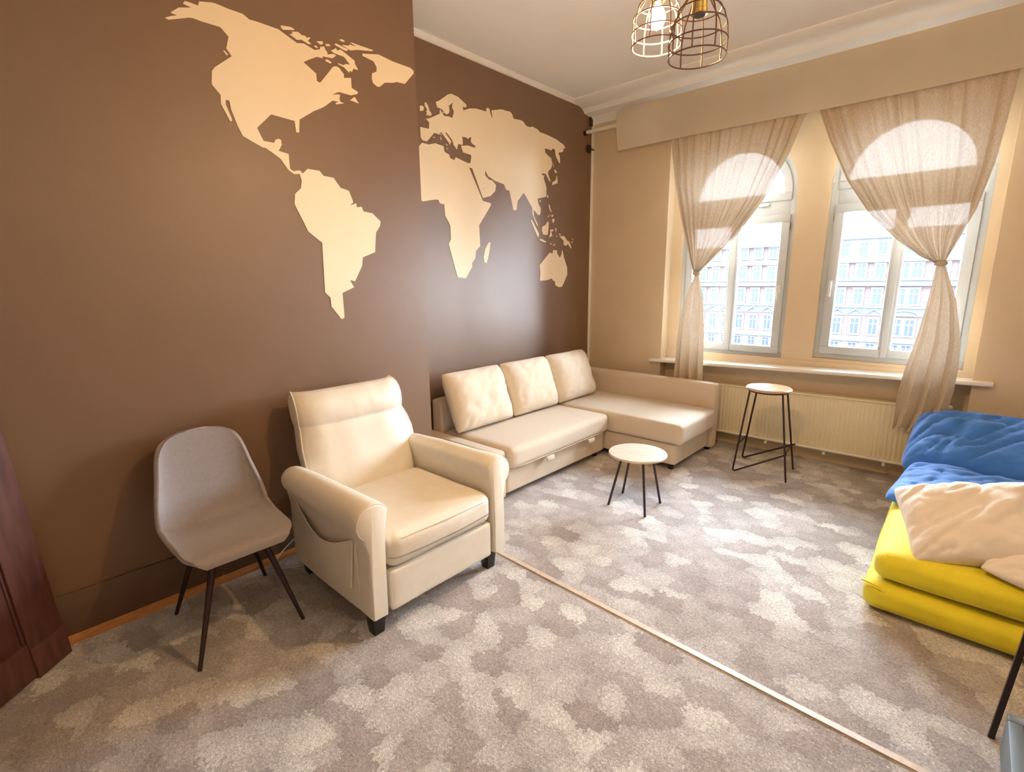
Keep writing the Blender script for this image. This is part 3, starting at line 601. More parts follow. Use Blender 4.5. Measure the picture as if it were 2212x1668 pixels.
def curtain(name, label, up_l, up_r, lo_l, lo_r, knot, zb, folds, seed, lofolds):
    T = thing(name, label, 'curtain', (knot[0], 4.745, knot[1]), 'linen curtains knotted at half height')
    zk = knot[1]; nu = 220
    def sheet(z0, z1, Lt, Rt, upper, nz, yb):
        bm = BM(); g = []
        for j in range(nz + 1):
            z = z0 + (z1 - z0) * j / nz; l, r = lerp(Lt, z), lerp(Rt, z); wd = r - l
            k = abs(z - zk) / abs((z1 if upper else z0) - zk)
            row = []
            for i in range(nu + 1):
                u = i / nu
                if upper:
                    gat = 1 - k            # gathered towards the knot
                    uu = u + .035 * noise.noise(Vector((u * 3.1, z * .25, seed)))
                    ph = 2 * pi * folds * uu
                    mod = max(0, .35 + 1.1 * noise.noise(Vector((u * 4.3, seed, .3))))
                    am = (.004 + .016 * mod) * (.55 + .45 * k) + .006 * gat
                    y = sin(ph) * am * min(1, wd / .25 + .35) + .010 * sin(ph * .37 + seed + z * .6)
                    y += .012 * noise.noise(Vector((u * 6, z * .9, seed + 4)))
                    y += .006 * gat ** 3 * sin(ph * 1.9)
                    edge = min(u, 1 - u)
                    y -= .03 * math.exp(-edge * 22) * gat
                    x = l + wd * u + .006 * sin(ph + 1.2) * k
                    zz = z
                    y -= .05 * sin(pi * u) * gat * (k > .02) * min(1, k * 8) * .6
                else:
                    ph = 2 * pi * lofolds * (u + .05 * noise.noise(Vector((u * 3, z * .8, seed))))
                    am = .010 + .020 * min(1, k * 1.4)
                    y = (abs(sin(ph * .5 + .6)) - .5) * 2 * am + .004 * noise.noise(Vector((u * 10, z * 5, seed)))
                    x = l + wd * u + .012 * sin(ph + .7) * min(1, k * 2)
                    zz = z + (.03 * sin(ph * .5) + .05 * (u - .5)) * k ** 6
                row.append(bm.verts.new((x, yb + y, zz)))
            g.append(row)
        for A, B in zip(g, g[1:]):
            for i in range(nu): bm.faces.new((A[i], A[i + 1], B[i + 1], B[i]))
        return bm
    link('drape', sheet(zk - .004, 3.10, up_l, up_r, True, 90, 4.735), 'curtain', T, angle=0)
    link('tail', sheet(zb, zk + .004, lo_l, lo_r, False, 60, 4.750), 'curtain', T, angle=0)
    bm = BM(); lathe(bm, [(.014, -.022), (.026, -.014), (.031, 0), (.026, .014), (.014, .022)], (knot[0], 4.738, zk), 20)
    for v in bm.verts: v.co.x = knot[0] + (v.co.x - knot[0]) * 1.25 + .006 * noise.noise(v.co * 40)
    link('knot', bm, 'curtain', T)
    return T
def zx(L): return [(z, x) for x, z in L]
curtain('curtain', 'left beige linen curtain, knotted, its tail hanging behind the sofa arm',
  zx([(-2.287, 3.1), (-2.287, 2.891), (-2.217, 2.474), (-2.121, 2.091), (-1.996, 1.684), (-1.99, 1.65)]),
  zx([(-1.10, 3.1), (-1.167, 2.905), (-1.27, 2.601), (-1.434, 2.263), (-1.639, 1.975), (-1.869, 1.744), (-1.955, 1.66)]),
  zx([(-1.990, 1.66), (-2.07, 1.446), (-2.12, 1.177), (-2.137, 0.808), (-2.142, 0.48)]),
  zx([(-1.955, 1.66), (-1.909, 1.448), (-1.88, 1.1), (-1.861, 0.48)]), (-1.972, 1.66), .48, 13, 1.7, 3)
curtain('curtain', 'right beige linen curtain, knotted, its wide tail hanging behind the bed',
  zx([(-1.14, 3.1), (-1.106, 2.925), (-1.0, 2.656), (-0.845, 2.332), (-0.668, 2.063), (-0.478, 1.867), (-0.33, 1.745), (-0.236, 1.694)]),
  zx([(.025, 3.1), (0.017, 2.901), (0.002, 2.638), (-0.022, 2.337), (-0.074, 2.053), (-0.134, 1.877), (-0.195, 1.698)]),
  zx([(-0.237, 1.698), (-0.256, 1.466), (-0.289, 1.197), (-0.337, 0.914), (-0.358, 0.732), (-0.357, 0.474)]),
  zx([(-0.194, 1.698), (-0.101, 1.436), (-0.046, 1.146), (-0.038, 0.947), (-0.041, 0.777), (-0.06, 0.62), (-0.15, 0.474)]), (-.215, 1.698), .47, 12, 5.1, 3)

# ================================================================== RADIATOR
R_ = thing('radiator', 'long cream ribbed panel radiator under the window sill', 'radiator', (-1.2, 4.9, .16))
x0, x1, z0, z1 = -2.25, -.12, .15, .60
bm = BM(); n = 66; A = []; 
for k in range(n * 4 + 1):
    x = x0 + .01 + (x1 - x0 - .02) * k / (n * 4); ph = k % 4; y = 4.852 + (.0, .004, .011, .004)[ph]
    A.append([bm.verts.new((x, yy, z + s_ * (x - x0) / (x1 - x0))) for (yy, z, s_) in ((4.854, z0 + .012, 0), (y, z0 + .045, 0), (y, z1 - .035, .028), (4.854, z1 - .012, .028))])
for p, q in zip(A, A[1:]):
    for i in range(3): bm.faces.new((p[i], q[i], q[i + 1], p[i + 1]))
link('ribbed_front', bm, 'radiator', R_, angle=60)
bm = BM()
for v in box(bm, (x0, 4.858, z0), (x1, 4.93, z1), .008): 
    if v.co.z > .4: v.co.z += .03 * (v.co.x - x0) / (x1 - x0)
link('body', bm, 'radiator', R_)
bm = BM()
for v in box(bm, (x0, 4.85, z1 - .012), (x1, 4.935, z1 + .006), .004): v.co.z += .03 * (v.co.x - x0) / (x1 - x0)
link('top_grille', bm, 'radiator', R_)
bm = BM(); tube(bm, [(x0, 4.862, z0 - .002), (x1, 4.862, z0 - .002)], .014, 10); link('bottom_rail', bm, 'white_trim', R_)
for x in (-1.78, -1.27, -.80, -.38):
    bm = BM(); tube(bm, [(x, 4.865, z0 - .01), (x, 4.865, z0 - .035)], .009, 8); tube(bm, [(x, 4.85, z0 - .035), (x, 4.88, z0 - .035)], .012, 8); link('drain_plug', bm, 'white_plastic', R_)
for x in (-2.0, -.4):
    bm = BM(); box(bm, (x, 4.90, .35), (x + .04, 5.0, .38)); link('wall_hook', bm, 'radiator', R_)
bm = BM(); tube(bm, [(x1, 4.90, .60), (x1 + .07, 4.90, .61), (x1 + .085, 4.90, .64)], .010, 8); tube(bm, [(x1 + .08, 4.92, .64), (x1 + .085, 5.0, .64)], .010, 8)
link('pipe', bm, 'pot_dark', R_)
bm = BM(); lathe(bm, [(.012, 0), (.022, .006), (.027, .02), (.027, .045), (.020, .055)], (-.035, 4.895, .645), 16, 'X')
bmesh.ops.transform(bm, matrix=Matrix.Translation((-.035, 4.895, .645)) @ Matrix.Rotation(radians(-120), 4, 'Z') @ Matrix.Translation((.035, -4.895, -.645)), verts=bm.verts); link('thermostat_knob', bm, 'radiator', R_)

# ================================================================== CORNER SOFA
S = thing('corner_sofa', 'beige fabric corner sofa bed with a chaise at the window end, along the brown wall', 'sofa', (-2.6, 3.6, 0))
XB = XR + .02
bm = BM(); softbox(bm, (XB, 2.396, .03), (-2.372, 2.522, .40), .028); link('side_panel', bm, 'sofa', S, angle=0)
bm = BM(); softbox(bm, (XB, 2.522, .06), (XB + .14, 4.60, .66), .03); link('back_frame', bm, 'sofa', S, angle=0)
bm = BM(); softbox(bm, (XB + .14, 2.522, .055), (-2.385, 3.86, .242), .012); link('drawer_front', bm, 'sofa', S, angle=0)
bm = BM(); softbox(bm, (XB + .14, 2.524, .248), (-2.325, 3.842, .415), .045, bulge=(.008, 0, .012), wr=.003, seed=2, n=22); link('seat_cushion', bm, 'sofa', S, angle=0)
bm = BM(); tube(bm, [(-2.345, 2.55, .262), (-2.332, 2.7, .260), (-2.332, 3.7, .260), (-2.345, 3.82, .262)], .0035, 6); link('seat_piping', bm, 'sofa', S)
bm = BM(); softbox(bm, (XB + .14, 3.885, .055), (-1.705, 4.60, .238), .012); link('chaise_base', bm, 'sofa', S, angle=0)
bm = BM(); softbox(bm, (XB + .14, 3.850, .244), (-1.645, 4.60, .425), .035, bulge=(.006, 0, .010), wr=.003, seed=5, n=22); link('chaise_cushion', bm, 'sofa', S, angle=0)
bm = BM(); softbox(bm, (XB, 4.60, .03), (-1.665, 4.715, .655), .03); link('armrest', bm, 'sofa', S, angle=0)
for y in (2.98, 3.56):
    bm = BM(); box(bm, (-2.40, y - .045, .236), (-2.318, y + .045, .246), .004); box(bm, (-2.330, y - .04, .215), (-2.318, y + .04, .240), .004); link('pull_tab', bm, 'sofa_cushion', S)
for p in ((-2.45, 2.45), (-1.76, 3.94), (-1.73, 4.66), (-3.1, 2.45), (-2.45, 3.8)):
    bm = BM(); lathe(bm, [(.022, 0), (.026, .01), (.026, .06)], (p[0], p[1], 0), 14); link('foot', bm, 'black_wood', S)
def back_cushion(y0, y1, seed, label):
    w_ = y1 - y0; h_ = .50
    # cushion plane leans back against the back frame
    yaw = 0
    X = Vector((0, 1, 0)); tilt = radians(22)
    Yv = Vector((-sin(tilt), 0, cos(tilt))); Zv = X.cross(Yv)
    c = Vector((-2.945, (y0 + y1) / 2, .665))
    m = Matrix(((X.x, Yv.x, Zv.x, c.x), (X.y, Yv.y, Zv.y, c.y), (X.z, Yv.z, Zv.z, c.z), (0, 0, 0, 1)))
    bm = BM(); pillow(bm, w_, h_, .23, m, seed=seed, wr=.011, p=3.5, pinch=.035, CR=.045, nf=5)
    o = link('back_cushion', bm, 'sofa_cushion', angle=0); tag(o, label, 'cushion', 'back cushions on the sofa')
back_cushion(2.47, 3.13, 3, 'square beige back cushion at the near end of the sofa, leaning on the brown wall')
back_cushion(3.13, 3.775, 11, 'square beige back cushion in the middle of the three on the sofa')
back_cushion(3.775, 4.42, 23, 'square beige back cushion in the corner of the sofa beside the long armrest')

# ================================================================== SMALL ROUND TABLE
T = thing('side_table', 'small low round table with pale top and thin black legs before the sofa', 'side table', (-1.64, 3.08, 0))
bm = BM(); lathe(bm, [(.190, 0), (.2, .004), (.2, .014), (.196, .018)], (-1.607, 3.045, .405), 48); link('table_top', bm, 'table_top', T)
bm = BM(); tube(bm, circle((-1.61, 3.05, .398), .12, 24), .006, 6, closed=True); link('mounting_ring', bm, 'black_metal', T)
for f_, t_ in (((-1.785, 2.973), (-1.70, 3.01)), ((-1.812, 3.221), (-1.70, 3.13)), ((-1.491, 2.968), (-1.53, 2.98)), ((-1.513, 3.242), (-1.54, 3.13))):
    bm = BM(); tube(bm, [(f_[0], f_[1], 0), (t_[0], t_[1], .405)], .0085, 10); link('leg', bm, 'black_metal', T)

# ================================================================== BAR STOOL
B = thing('bar_stool', 'tall bar stool with round wooden seat and bent wire legs by the radiator', 'stool', (-1.13, 4.41, 0))
sc_c = (-1.125, 4.258)
bm = BM(); lathe(bm, [(.155, 0), (.166, .006), (.168, .016), (.160, .024)], (sc_c[0], sc_c[1], .732), 48); link('seat', bm, 'stool_top', B)
bm = BM(); tube(bm, circle((sc_c[0], sc_c[1], .728), .145, 32), .007, 6, closed=True); link('seat_ring', bm, 'black_metal', B)
def bend(a, b, c, r=.03, n=5):     # polyline a-b-c with b rounded
    a, b, c = map(Vector, (a, b, c)); p = b + (a - b).normalized() * r; q = b + (c - b).normalized() * r
    return [a] + [(1 - t) ** 2 * p + 2 * t * (1 - t) * b + t * t * q for t in [k / n for k in range(n + 1)]] + [c]
rr = .0075
for fl, tl, jr in (((-1.335, 4.205), (-1.245, 4.19), (-.945, 4.235, .235)), ((-1.385, 4.60), (-1.235, 4.35), (-.965, 4.575, .235))):
    bm = BM(); tube(bm, bend((tl[0], tl[1], .73), (fl[0], fl[1], .008), jr, .035), rr, 8); link('bent_leg', bm, 'black_metal', B)
for f_, t_ in (((-.933, 4.248), (-1.005, 4.19)), ((-.967, 4.607), (-1.01, 4.34))):
    bm = BM(); tube(bm, [(f_[0], f_[1], 0), (t_[0], t_[1], .73)], rr, 8); link('leg', bm, 'black_metal', B)
bm = BM(); tube(bm, [(-1.31, 4.20, .25), (-1.335, 4.50, .25)], rr * .9, 8); link('crossbar', bm, 'black_metal', B)
bm = BM(); tube(bm, [(-.955, 4.225, .235), (-.98, 4.51, .235)], rr * .9, 8); link('crossbar', bm, 'black_metal', B)

# ================================================================== RECLINER ARMCHAIR
A_ = thing('armchair', 'cream leather recliner armchair with rolled arms and black block feet, against the brown wall', 'armchair', (-2.25, 1.46, 0))
yl, yr = 1.015, 1.90
def strip_loft(bm, secs, closed=True, caps=True):
    R = [[bm.verts.new(p) for p in s] for s in secs]; n = len(R[0])
    for a, b in zip(R, R[1:]):
        for k in range(n if closed else n - 1): bm.faces.new((a[k], a[(k + 1) % n], b[(k + 1) % n], b[k]))
    if caps: bm.faces.new(R[0][::-1]); bm.faces.new(R[-1])
def arm(side):
    """side panel with a rolled top; side=-1 near (left) arm, +1 far arm"""
    yc = 1.070 if side < 0 else 1.852          # centre of the roll
    s = side
    def sec(x, k=1.0):
        P = []
        r = .084 * k
        zc = .580 - .0 * (1 - k)
        # outline: inner bottom, inner up, over the roll, outer curl, down the outside
        P.append((x, yc - s * .042 * k, .115)); P.append((x, yc - s * .045 * k, .30)); P.append((x, yc - s * .050 * k, .50))
        for a in [150 - 22 * i for i in range(10)]:
            an = radians(a); P.append((x, yc + s * (-.0) + s * -1 * cos(radians(180 - a)) * 0 + s * (-cos(radians(180 - a)) * -1) * 0 + (-s) * cos(radians(180 - a)) * -1 * 0 + s * (cos(an)) * r, zc + sin(an) * r))
        P.append((x, yc + s * .034 * k, .44)); P.append((x, yc + s * .036 * k, .28)); P.append((x, yc + s * .034 * k, .115))
        return P
    xsn = [-2.60, -2.59, -2.565, -2.5, -2.35, -2.2, -2.05, -1.92, -1.85, -1.822, -1.806, -1.80]
    ks = [.66, .76, .84, .87, .92, .97, 1.01, 1.05, 1.07, 1.06, 1.0, .90]
    bm = BM(); secs = []
    for x, k in zip(xsn, ks):
        z_back = 0
        S_ = [Vector(p) for p in sec(x, k)]
        for p in S_: p += Vector((0, 0, .0)) + Vector((0, .003, .003)) * noise.noise(p * 7)
        secs.append(S_)
    strip_loft(bm, secs); bmesh.ops.triangulate(bm, faces=[f for f in bm.faces if len(f.verts) > 4])
    o = link('armrest', bm, 'armchair', A_, angle=60)
    # front facing of the roll with piping
    bm = BM(); tube(bm, [p + Vector((.004, 0, 0)) for p in [Vector(q) for q in sec(-1.812, .985)]][2:13], .0045, 6); link('piping', bm, 'piping', o)
    return o
la = arm(-1); ra = arm(1)
bm = BM(); softbox(bm, (-2.46, 1.135, .30), (-1.795, 1.79, .485), .055, bulge=(.02, 0, .025), wr=.006, seed=9, n=24)
for v in bm.verts:
    if v.co.x > -1.9 and v.co.z < .36: v.co.z += (v.co.x + 1.9) * .12
seat = link('seat_cushion', bm, 'armchair', A_, angle=0)
bm = BM(); tube(bm, [(-1.815, 1.16, .452), (-1.796, 1.2, .457), (-1.782, 1.46, .462), (-1.796, 1.74, .457), (-1.815, 1.77, .452)], .004, 6); link('piping', bm, 'piping', seat)
bm = BM(); softbox(bm, (-1.86, 1.138, .105), (-1.808, 1.79, .305), .014, wr=.002, seed=2); link('footrest_panel', bm, 'armchair', A_, angle=0)
bm = BM(); box(bm, (-2.62, 1.10, .12), (-1.87, 1.80, .30), .01); link('base_frame', bm, 'armchair', A_)
# backrest: lofted side profile
BC = lambda z: 1.485 + .022 * max(0, min(1, (.86 - z) / .12))
cen = [(-2.44, .34), (-2.47, .45), (-2.515, .58), (-2.555, .70), (-2.585, .80), (-2.605, .845), (-2.615, .90), (-2.63, .955), (-2.665, .995)]
bm = BM(); secs = []
def back_sec(z, xf, th, hw, cy=None, r=.04):
    cy = BC(z)
    P = []
    n = 30
    for i in range(n + 1):                 # front face, bulged
        u = -1 + 2 * i / n; e = (1 - abs(u) ** 6) 
        P.append(Vector((xf - .055 * (1 - e) - .012 * u * u + .006 * noise.noise(Vector((u * 3, z * 6, 2))) + .004 * noise.noise(Vector((u * 11, z * 4, 7))) * (z > .84), cy + hw * u, z)))
    for i in range(n + 1):
        u = 1 - 2 * i / n; P.append(Vector((xf - th, cy + (hw - .006) * u, z - .01)))
    return P
tab = [(.30, -2.43, .12, .318), (.36, -2.44, .13, .325), (.45, -2.462, .14, .328), (.54, -2.492, .14, .350), (.62, -2.520, .145, .362), (.70, -2.545, .15, .362), (.77, -2.566, .15, .350), (.815, -2.577, .15, .337), (.826, -2.583, .145, .336), (.832, -2.584, .144, .336), (.843, -2.577, .15, .337), (.88, -2.573, .165, .338), (.92, -2.578, .17, .338), (.955, -2.592, .165, .337), (.985, -2.615, .145, .334), (1.004, -2.643, .11, .328), (1.013, -2.675, .06, .32)]
secs = [back_sec(z, xf, th, hw) for z, xf, th, hw in tab]
strip_loft(bm, secs); bmesh.ops.triangulate(bm, faces=[f for f in bm.faces if len(f.verts) > 4])
back = link('backrest', bm, 'armchair', A_, angle=70)
for s in (-1, 1):
    pts = [Vector((xf - .066, BC(z) + s * (hw - .001), z)) for z, xf, th, hw in tab[2:]]
    bm = BM(); tube(bm, pts, .0045, 6); link('piping', bm, 'piping', back)
bm = BM(); tube(bm, [Vector((-2.590 - .012 * u * u - .055 * abs(u) ** 6, 1.485 + .333 * u, .829)) for u in [k / 10 for k in range(-10, 11)]], .0028, 6); link('seam', bm, 'piping', back)
# side pocket on the near arm
bm = BM(); n = 16; g = []; g2 = []
for j in range(9):
    row = []; row2 = []
    for i in range(n + 1):
        u = i / n; x = -2.50 + u * .60; top = .50 - .10 * sin(pi * u) ** 1.2 - .02 * u; bot = .215
        z = bot + (top - bot) * j / 8; out = .022 * sin(pi * u) * (j / 8) ** 1.5 + .006
        row.append(bm.verts.new((x, 1.034 - out + .002 * noise.noise(Vector((x * 12, z * 12, 0))), z)))
        row2.append(bm.verts.new((x, 1.034 - out + .004, z)))
    g.append(row); g2.append(row2)
for G_ in (g, g2):
    for a, b in zip(G_, G_[1:]):
        for i in range(n): bm.faces.new((a[i], a[i + 1], b[i + 1], b[i]))
bd = [[G_[0][i] for i in range(n + 1)] + [G_[j][n] for j in range(1, 9)] + [G_[8][i] for i in range(n - 1, -1, -1)] + [G_[j][0] for j in range(7, 0, -1)] for G_ in (g, g2)]
for i in range(len(bd[0])): bm.faces.new((bd[0][i - 1], bd[0][i], bd[1][i], bd[1][i - 1]))
pk = link('side_pocket', bm, 'armchair', A_, angle=40)
bm = BM(); bar(bm, (-1.918, 1.020, .475), (-1.945, 1.010, .235), .014, .004, (0, 1, 0)); link('strap', bm, 'piping', pk)
for x, y in ((-1.872, 1.085), (-1.872, 1.82), (-2.59, 1.12), (-2.59, 1.80)):
    bm = BM(); vs = box(bm, (x - .036, y - .036, 0), (x + .036, y + .036, .125), .004)
    for v in bm.verts:
        if v.co.z < .05: v.co.x = x + (v.co.x - x) * .74; v.co.y = y + (v.co.y - y) * .74
    link('foot', bm, 'black_wood', A_)

# ================================================================== GREY SHELL CHAIR
def shell_chair():
    K = thing('shell_chair', 'grey brown fabric shell chair with four tapered black legs, left of the armchair', 'chair', (-2.48, .68, 0))
    cy = .692
    # centre line: (x, z) from the front edge of the seat to the top of the back, half width, side lift, side forward
    prof = [(-2.262, .420, .160, .000, 0), (-2.263, .436, .185, .000, 0), (-2.270, .447, .205, .001, 0), (-2.30, .456, .230, .003, 0), (-2.36, .457, .238, .010, 0), (-2.43, .452, .243, .020, 0), (-2.50, .444, .246, .032, .0), (-2.56, .440, .248, .045, .004), (-2.61, .444, .250, .050, .015), (-2.648, .460, .250, .045, .03),
            (-2.672, .49, .249, .032, .045), (-2.690, .54, .246, .018, .052), (-2.705, .60, .238, .008, .050), (-2.718, .66, .227, .0, .045), (-2.730, .72, .214, 0, .038), (-2.741, .78, .203, 0, .03), (-2.750, .83, .190, -.004, .022), (-2.756, .865, .172, -.006, .016), (-2.761, .888, .145, -.008, .010), (-2.764, .902, .105, -.006, .005), (-2.765, .908, .06, -.003, .003)]
    # smooth by Catmull-Rom resampling
    Q = []
    for i in range(len(prof) - 1):
        p0, p1, p2, p3 = [prof[max(0, min(len(prof) - 1, i + k))] for k in (-1, 0, 1, 2)]
        for t in (0, .25, .5, .75):
            Q.append([.5 * (2 * b + (c - a) * t + (2 * a - 5 * b + 4 * c - d) * t * t + (-a + 3 * b - 3 * c + d) * t ** 3) for a, b, c, d in zip(p0, p1, p2, p3)])
    Q.append(list(prof[-1]))
    bm = BM(); g = []; n = 28
    for x, z, hw, lift, fw in Q:
        row = []
        for i in range(n + 1):
            u = -1 + 2 * i / n; q = abs(u) ** 2.4
            row.append(bm.verts.new((x + fw * q * 1.3, cy + hw * sin(u * pi / 2 * .92) / sin(pi / 2 * .92), z + lift * q * 1.2)))
        g.append(row)
    for a, b in zip(g, g[1:]):
        for i in range(n): bm.faces.new((a[i], a[i + 1], b[i + 1], b[i]))
    bmesh.ops.recalc_face_normals(bm, faces=bm.faces)
    bmesh.ops.solidify(bm, geom=bm.faces[:], thickness=.022)
    shell = link('seat_shell', bm, 'chair_fabric', K, angle=0)
    md = shell.modifiers.new('round', 'SUBSURF'); md.levels = 1; md.render_levels = 1
    x, z, hw, lift, fw = Q[36]
    bm = BM(); tube(bm, [(x + fw * abs(u) ** 2.4 * 1.3 + .006, cy + hw * sin(u * pi / 2 * .92) / sin(pi / 2 * .92), z + lift * abs(u) ** 2.4 * 1.2 + .005) for u in [k / 14 for k in range(-14, 15)]], .0022, 6)
    link('cross_seam', bm, 'seam', shell)
    bm = BM(); tube(bm, [(-2.735 + .003, cy + .014 * cos(a), .83 + .014 * sin(a)) for a in [2 * pi * k / 16 for k in range(16)]], .0022, 5, closed=True); link('stitched_ring', bm, 'chair_fabric', shell)
    bm = BM(); box(bm, (-2.60, .60, .405), (-2.36, .80, .425), .004); link('under_frame', bm, 'black_metal', K)
    for f_, t_ in (((-2.219, .446), (-2.37, .60)), ((-2.218, .895), (-2.37, .80)), ((-2.728, .489), (-2.59, .60)), ((-2.744, .924), (-2.59, .80))):
        bm = BM(); tube(bm, [(f_[0], f_[1], 0), (t_[0], t_[1], .43)], .01, 12, radii=[.0085, .0165]); link('leg', bm, 'black_metal', K)
shell_chair()

# ================================================================== BED
BX0, BX1, BY0, BY1 = -.215, 1.40, 2.79, 4.70
def mattress(z0, z1, ins, seed, label):
    bm = BM(); softbox(bm, (BX0 + ins, BY0 + ins, z0), (BX1, BY1, z1), .055, bulge=(.012, .015, .008), wr=.009, seed=seed, n=34, nf=3.5)
    for v in bm.verts:     # slack diagonal creases on the front face
        if v.co.y < BY0 + .1: v.co.y += .010 * sin((v.co.x * 1.6 + v.co.z * 2.2) * 14 + 2 * noise.noise(v.co * 3)) * max(0, noise.noise(v.co * 2.2 + Vector((seed, 0, 0))) + .3)
    o = link('mattress', bm, 'yellow', angle=0); return tag(o, label, 'mattress', 'yellow mattresses stacked as a bed')
m1 = mattress(.006, .150, -.012, 1, 'lower mattress in a yellow sheet, lying on the carpet')
m2 = mattress(.160, .305, .014, 6, 'upper mattress in a yellow sheet, under the pillows')
bm = BM(); tube(bm, [(BX0 - .03, BY0 + .05, .138), (BX0 - .018, BY0 - .005, .150), (BX0 + .06, BY0 - .018, .146)], .004, 6); link('sheet_hem', bm, 'yellow', m1)
def PM(c, rx, ry, rz): return Matrix.Translation(c) @ Euler((radians(rx), radians(ry), radians(rz)), 'XYZ').to_matrix().to_4x4()
def bedpillow(nm, c, size, rot, m, seed, label, cat='pillow', grp='pillows on the yellow bed', **k):
    bm = BM(); pillow(bm, size[0], size[1], size[2], PM(c, *rot), nu=60, nv=48, seed=seed, **k)
    return tag(link(nm, bm, m, angle=0), label, cat, grp)
bedpillow('pillow', (.36, 4.36, .475), (1.20, .66, .34), (24, 0, -3), 'blue', 4, 'large blue pillow standing at the window end of the bed', wr=.035, p=3.6, nf=4.2, pinch=.03)
bedpillow('pillow', (.17, 3.74, .365), (.80, .62, .15), (7, 0, -8), 'blue', 8, 'flat blue pillow lying in front of the large blue one', wr=.022, p=3.4, nf=5, pinch=.04)
bedpillow('pillow', (.155, 3.10, .455), (.62, .46, .24), (30, -12, 15), 'white_cloth', 15, 'plump white pillow nearest the left edge of the bed', wr=.020, p=2.9, nf=5)
bedpillow('pillow', (.52, 2.93, .365), (.64, .42, .13), (10, 2, -22), 'white_cloth', 21, 'off-white pillow at the near edge of the bed, half under the plump one', wr=.018, p=2.8, nf=5)
bedpillow('duvet', (.80, 3.50, .415), (1.05, .75, .24), (0, 0, 5), 'duvet', 31, 'folded white duvet behind the white pillows', 'duvet', 'bedding on the yellow bed', wr=.035, p=4, nf=4)

# ================================================================== BLACK TABLE AT THE RIGHT EDGE, GREY CRATE UNDER IT
G = thing('desk', 'black desk at the right edge, one slim leg in view by the grey crate', 'desk', (.66, 1.9, 0))
for x, y, dx, dy in ((.242, 2.231, .05, -.0), (1.10, 2.231, -.05, 0), (.242, 1.60, .05, 0), (1.10, 1.60, -.05, 0)):
    bm = BM(); bar(bm, (x, y, 0), (x + dx, y + dy, .72), .017, .017, (0, 1, 0)); link('leg', bm, 'black_metal', G, smooth=False)
bm = BM(); bar(bm, (.26, 1.60, .13), (1.08, 1.60, .13), .014, .014); link('stretcher', bm, 'black_metal', G, smooth=False)
bm = BM(); box(bm, (.27, 1.56, .72), (1.08, 2.25, .745), .006); link('desk_top', bm, 'black_metal', G)
Kc = thing('crate', 'blue-grey plastic crate with a ribbed top, on the carpet under the desk', 'crate', (.48, 1.9, 0))
bm = BM(); box(bm, (.262, 1.63, .0), (.70, 2.185, .135), .012, 3); link('body', bm, 'grey_plastic', Kc)
bm = BM()
for a, b in (((.262, 1.67), (.30, 2.145)), ((.66, 1.67), (.70, 2.145)), ((.262, 2.145), (.70, 2.185)), ((.262, 1.63), (.70, 1.67))): box(bm, (*a, .135), (*b, .152), .004)
link('rim', bm, 'grey_plastic', Kc)
for k in range(24):
    y = 1.68 + k * .0195; bm = BM(); box(bm, (.30, y, .136), (.66, y + .011, .146)); link('slat', bm, 'grey_mesh', Kc, smooth=False)

# ================================================================== PENDANT LAMPS
def pendant(cx, cy, zr, lit, label):
    """cage lamp; zr is the height of the bottom ring"""
    P = thing('pendant_lamp', label, 'pendant lamp', (cx, cy, ZC), 'wire cage pendants hanging from the ceiling')
    R0 = .082; H = .165
    prof = [(0, 1.0), (.035, 1.02), (.075, .985), (.115, .84), (.14, .60), (.165, .36), (.20, .30)]
    bm = BM(); wr = .0021
    for h, k in ((0, 1), (.040, 1.02), (.085, .955), (.125, .76), (.165, .36)): tube(bm, circle((cx, cy, zr + h), R0 * k, 40), wr, 6, closed=True)
    for a in range(8):
        an = 2 * pi * (a + .3) / 8
        pts = []
        for i in range(17):
            h = .20 * i / 16; k = lerp(prof, h); pts.append((cx + R0 * k * cos(an), cy + R0 * k * sin(an), zr + h))
        tube(bm, pts, wr, 6)
    link('cage', bm, 'bronze_wire', P)
    sh = zr + .115 if not lit else zr + .135
    bm = BM(); lathe(bm, [(.010, .105), (.017, .10), (.0215, .09), (.0215, .012), (.0235, .010), (.0235, 0), (.018, -.001)][::-1], (cx, cy, sh), 24); so = link('socket', bm, 'brass', P)
    bm = BM(); lathe(bm, [(.017, -.004), (.017, .0)], (cx, cy, sh), 20); link('socket_mouth', bm, 'pot_dark', so)
    if lit:
        bm = BM(); c = []
        for i in range(15):
            t = i / 14; c.append((.0305 * sin(pi * t) ** .8 * (1 - .45 * t) * 1.12 + .001, -.088 + .088 * t))
        c[-1] = (.013, 0)
        lathe(bm, c, (cx, cy, sh), 24); link('bulb', bm, 'bulb', P)
    bm = BM(); tube(bm, [(cx, cy, sh + .10), (cx, cy, ZC - .02)], .0032, 8); link('cord', bm, 'cord', P)
    bm = BM(); lathe(bm, [(.03, -.022), (.034, -.018), (.034, 0)], (cx, cy, ZC), 20); link('ceiling_cap', bm, 'brass', P)
    return P
pendant(-.925, 1.759, 2.388, True, 'lit wire cage pendant with a glowing bulb, left of the two')
pendant(-.712, 1.611, 2.252, False, 'unlit dark wire cage pendant with an empty brass socket, right of the two')
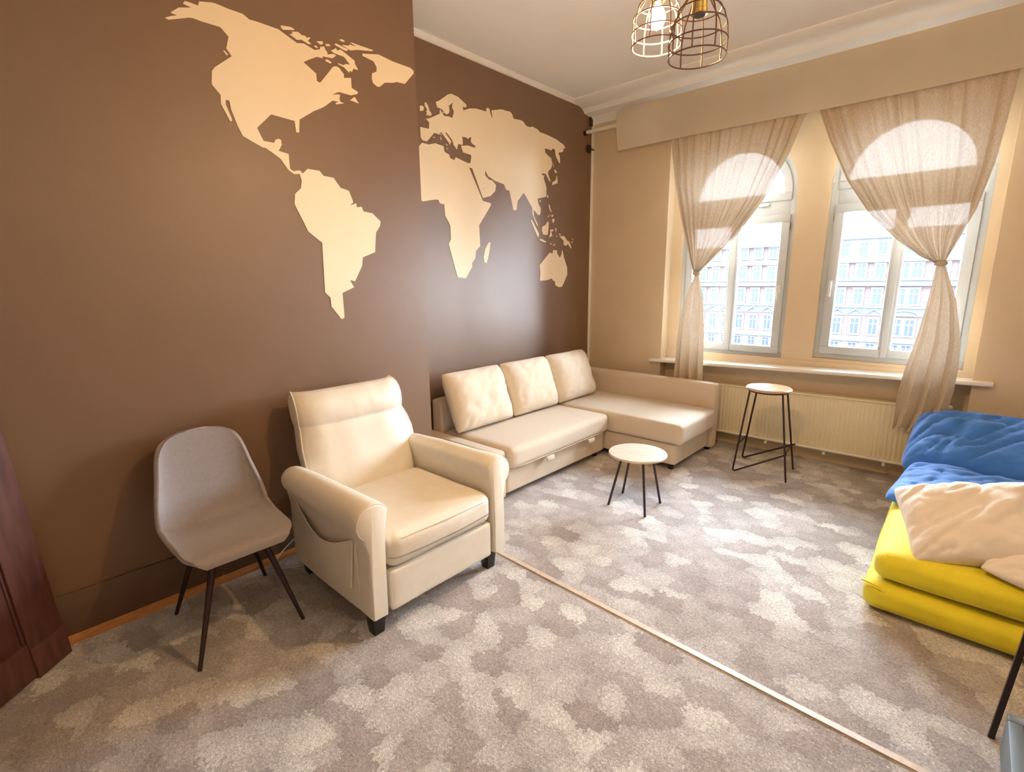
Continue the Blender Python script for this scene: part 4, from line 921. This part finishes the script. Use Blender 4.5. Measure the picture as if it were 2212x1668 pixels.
# globe bodies for the two added fill lamps, out of view
def fill_globe(x, y, label):
    Gp = thing('added_fill_lamp', label, 'ceiling lamp', (x, y, ZC))
    bm = BM(); lathe(bm, [(.05, -.03), (.06, -.02), (.06, 0)], (x, y, ZC), 24); link('ceiling_cap', bm, 'brass', Gp)
    bm = BM(); tube(bm, [(x, y, ZC - .03), (x, y, 2.93)], .008, 8); link('rod', bm, 'brass', Gp)
    bm = BM(); lathe(bm, [(.10 * sin(pi * (k + .3) / 16.6), .10 * -cos(pi * (k + .3) / 16.6)) for k in range(17)], (x, y, 2.84), 24); link('added_globe', bm, 'bulb', Gp)
fill_globe(.55, -.2, 'added glowing round fill lamp behind the photographer')
fill_globe(1.5, 2.2, 'added glowing round fill lamp above the bed side of the room')

# ================================================================== SOCKET AND CABLE
W_ = thing('wall_socket', 'white double wall socket with a plug, low on the brown wall behind the armchair', 'socket', (XC, 1.2, .31))
bm = BM(); box(bm, (XC, 1.162, .258), (XC + .038, 1.245, .382), .007, 3); link('socket_box', bm, 'white_plastic', W_)
bm = BM(); lathe(bm, [(.019, 0), (.019, .003)], (XC + .0375, 1.203, .35), 20, 'X'); link('outlet', bm, 'grey_plastic', W_)
bm = BM(); lathe(bm, [(.016, 0), (.018, .004), (.018, .026), (.010, .034)], (XC + .038, 1.203, .292), 18, 'X'); link('plug', bm, 'white_plastic', W_)
def bez(P, n=40):
    out = []
    for i in range(len(P) - 1):
        p0, p1, p2, p3 = [Vector(P[max(0, min(len(P) - 1, i + k))]) for k in (-1, 0, 1, 2)]
        for t in [k / 8 for k in range(8)]: out.append(.5 * (2 * p1 + (p2 - p0) * t + (2 * p0 - 5 * p1 + 4 * p2 - p3) * t * t + (-p0 + 3 * p1 - 3 * p2 + p3) * t ** 3))
    out.append(Vector(P[-1])); return out
bm = BM(); tube(bm, bez([(XC + .07, 1.203, .292), (XC + .075, 1.28, .22), (XC + .06, 1.30, .17), (XC + .05, 1.22, .135), (XC + .05, 1.14, .11), (XC + .06, 1.04, .05), (XC + .09, .99, .006), (XC + .15, 1.03, .004), (XC + .20, 1.12, .004), (XC + .22, 1.22, .004), (XC + .20, 1.33, .004)]), .0035, 8)
tag(link('power_cable', bm, 'white_plastic'), 'thin white power cable looping over the baseboard behind the armchair', 'cable')
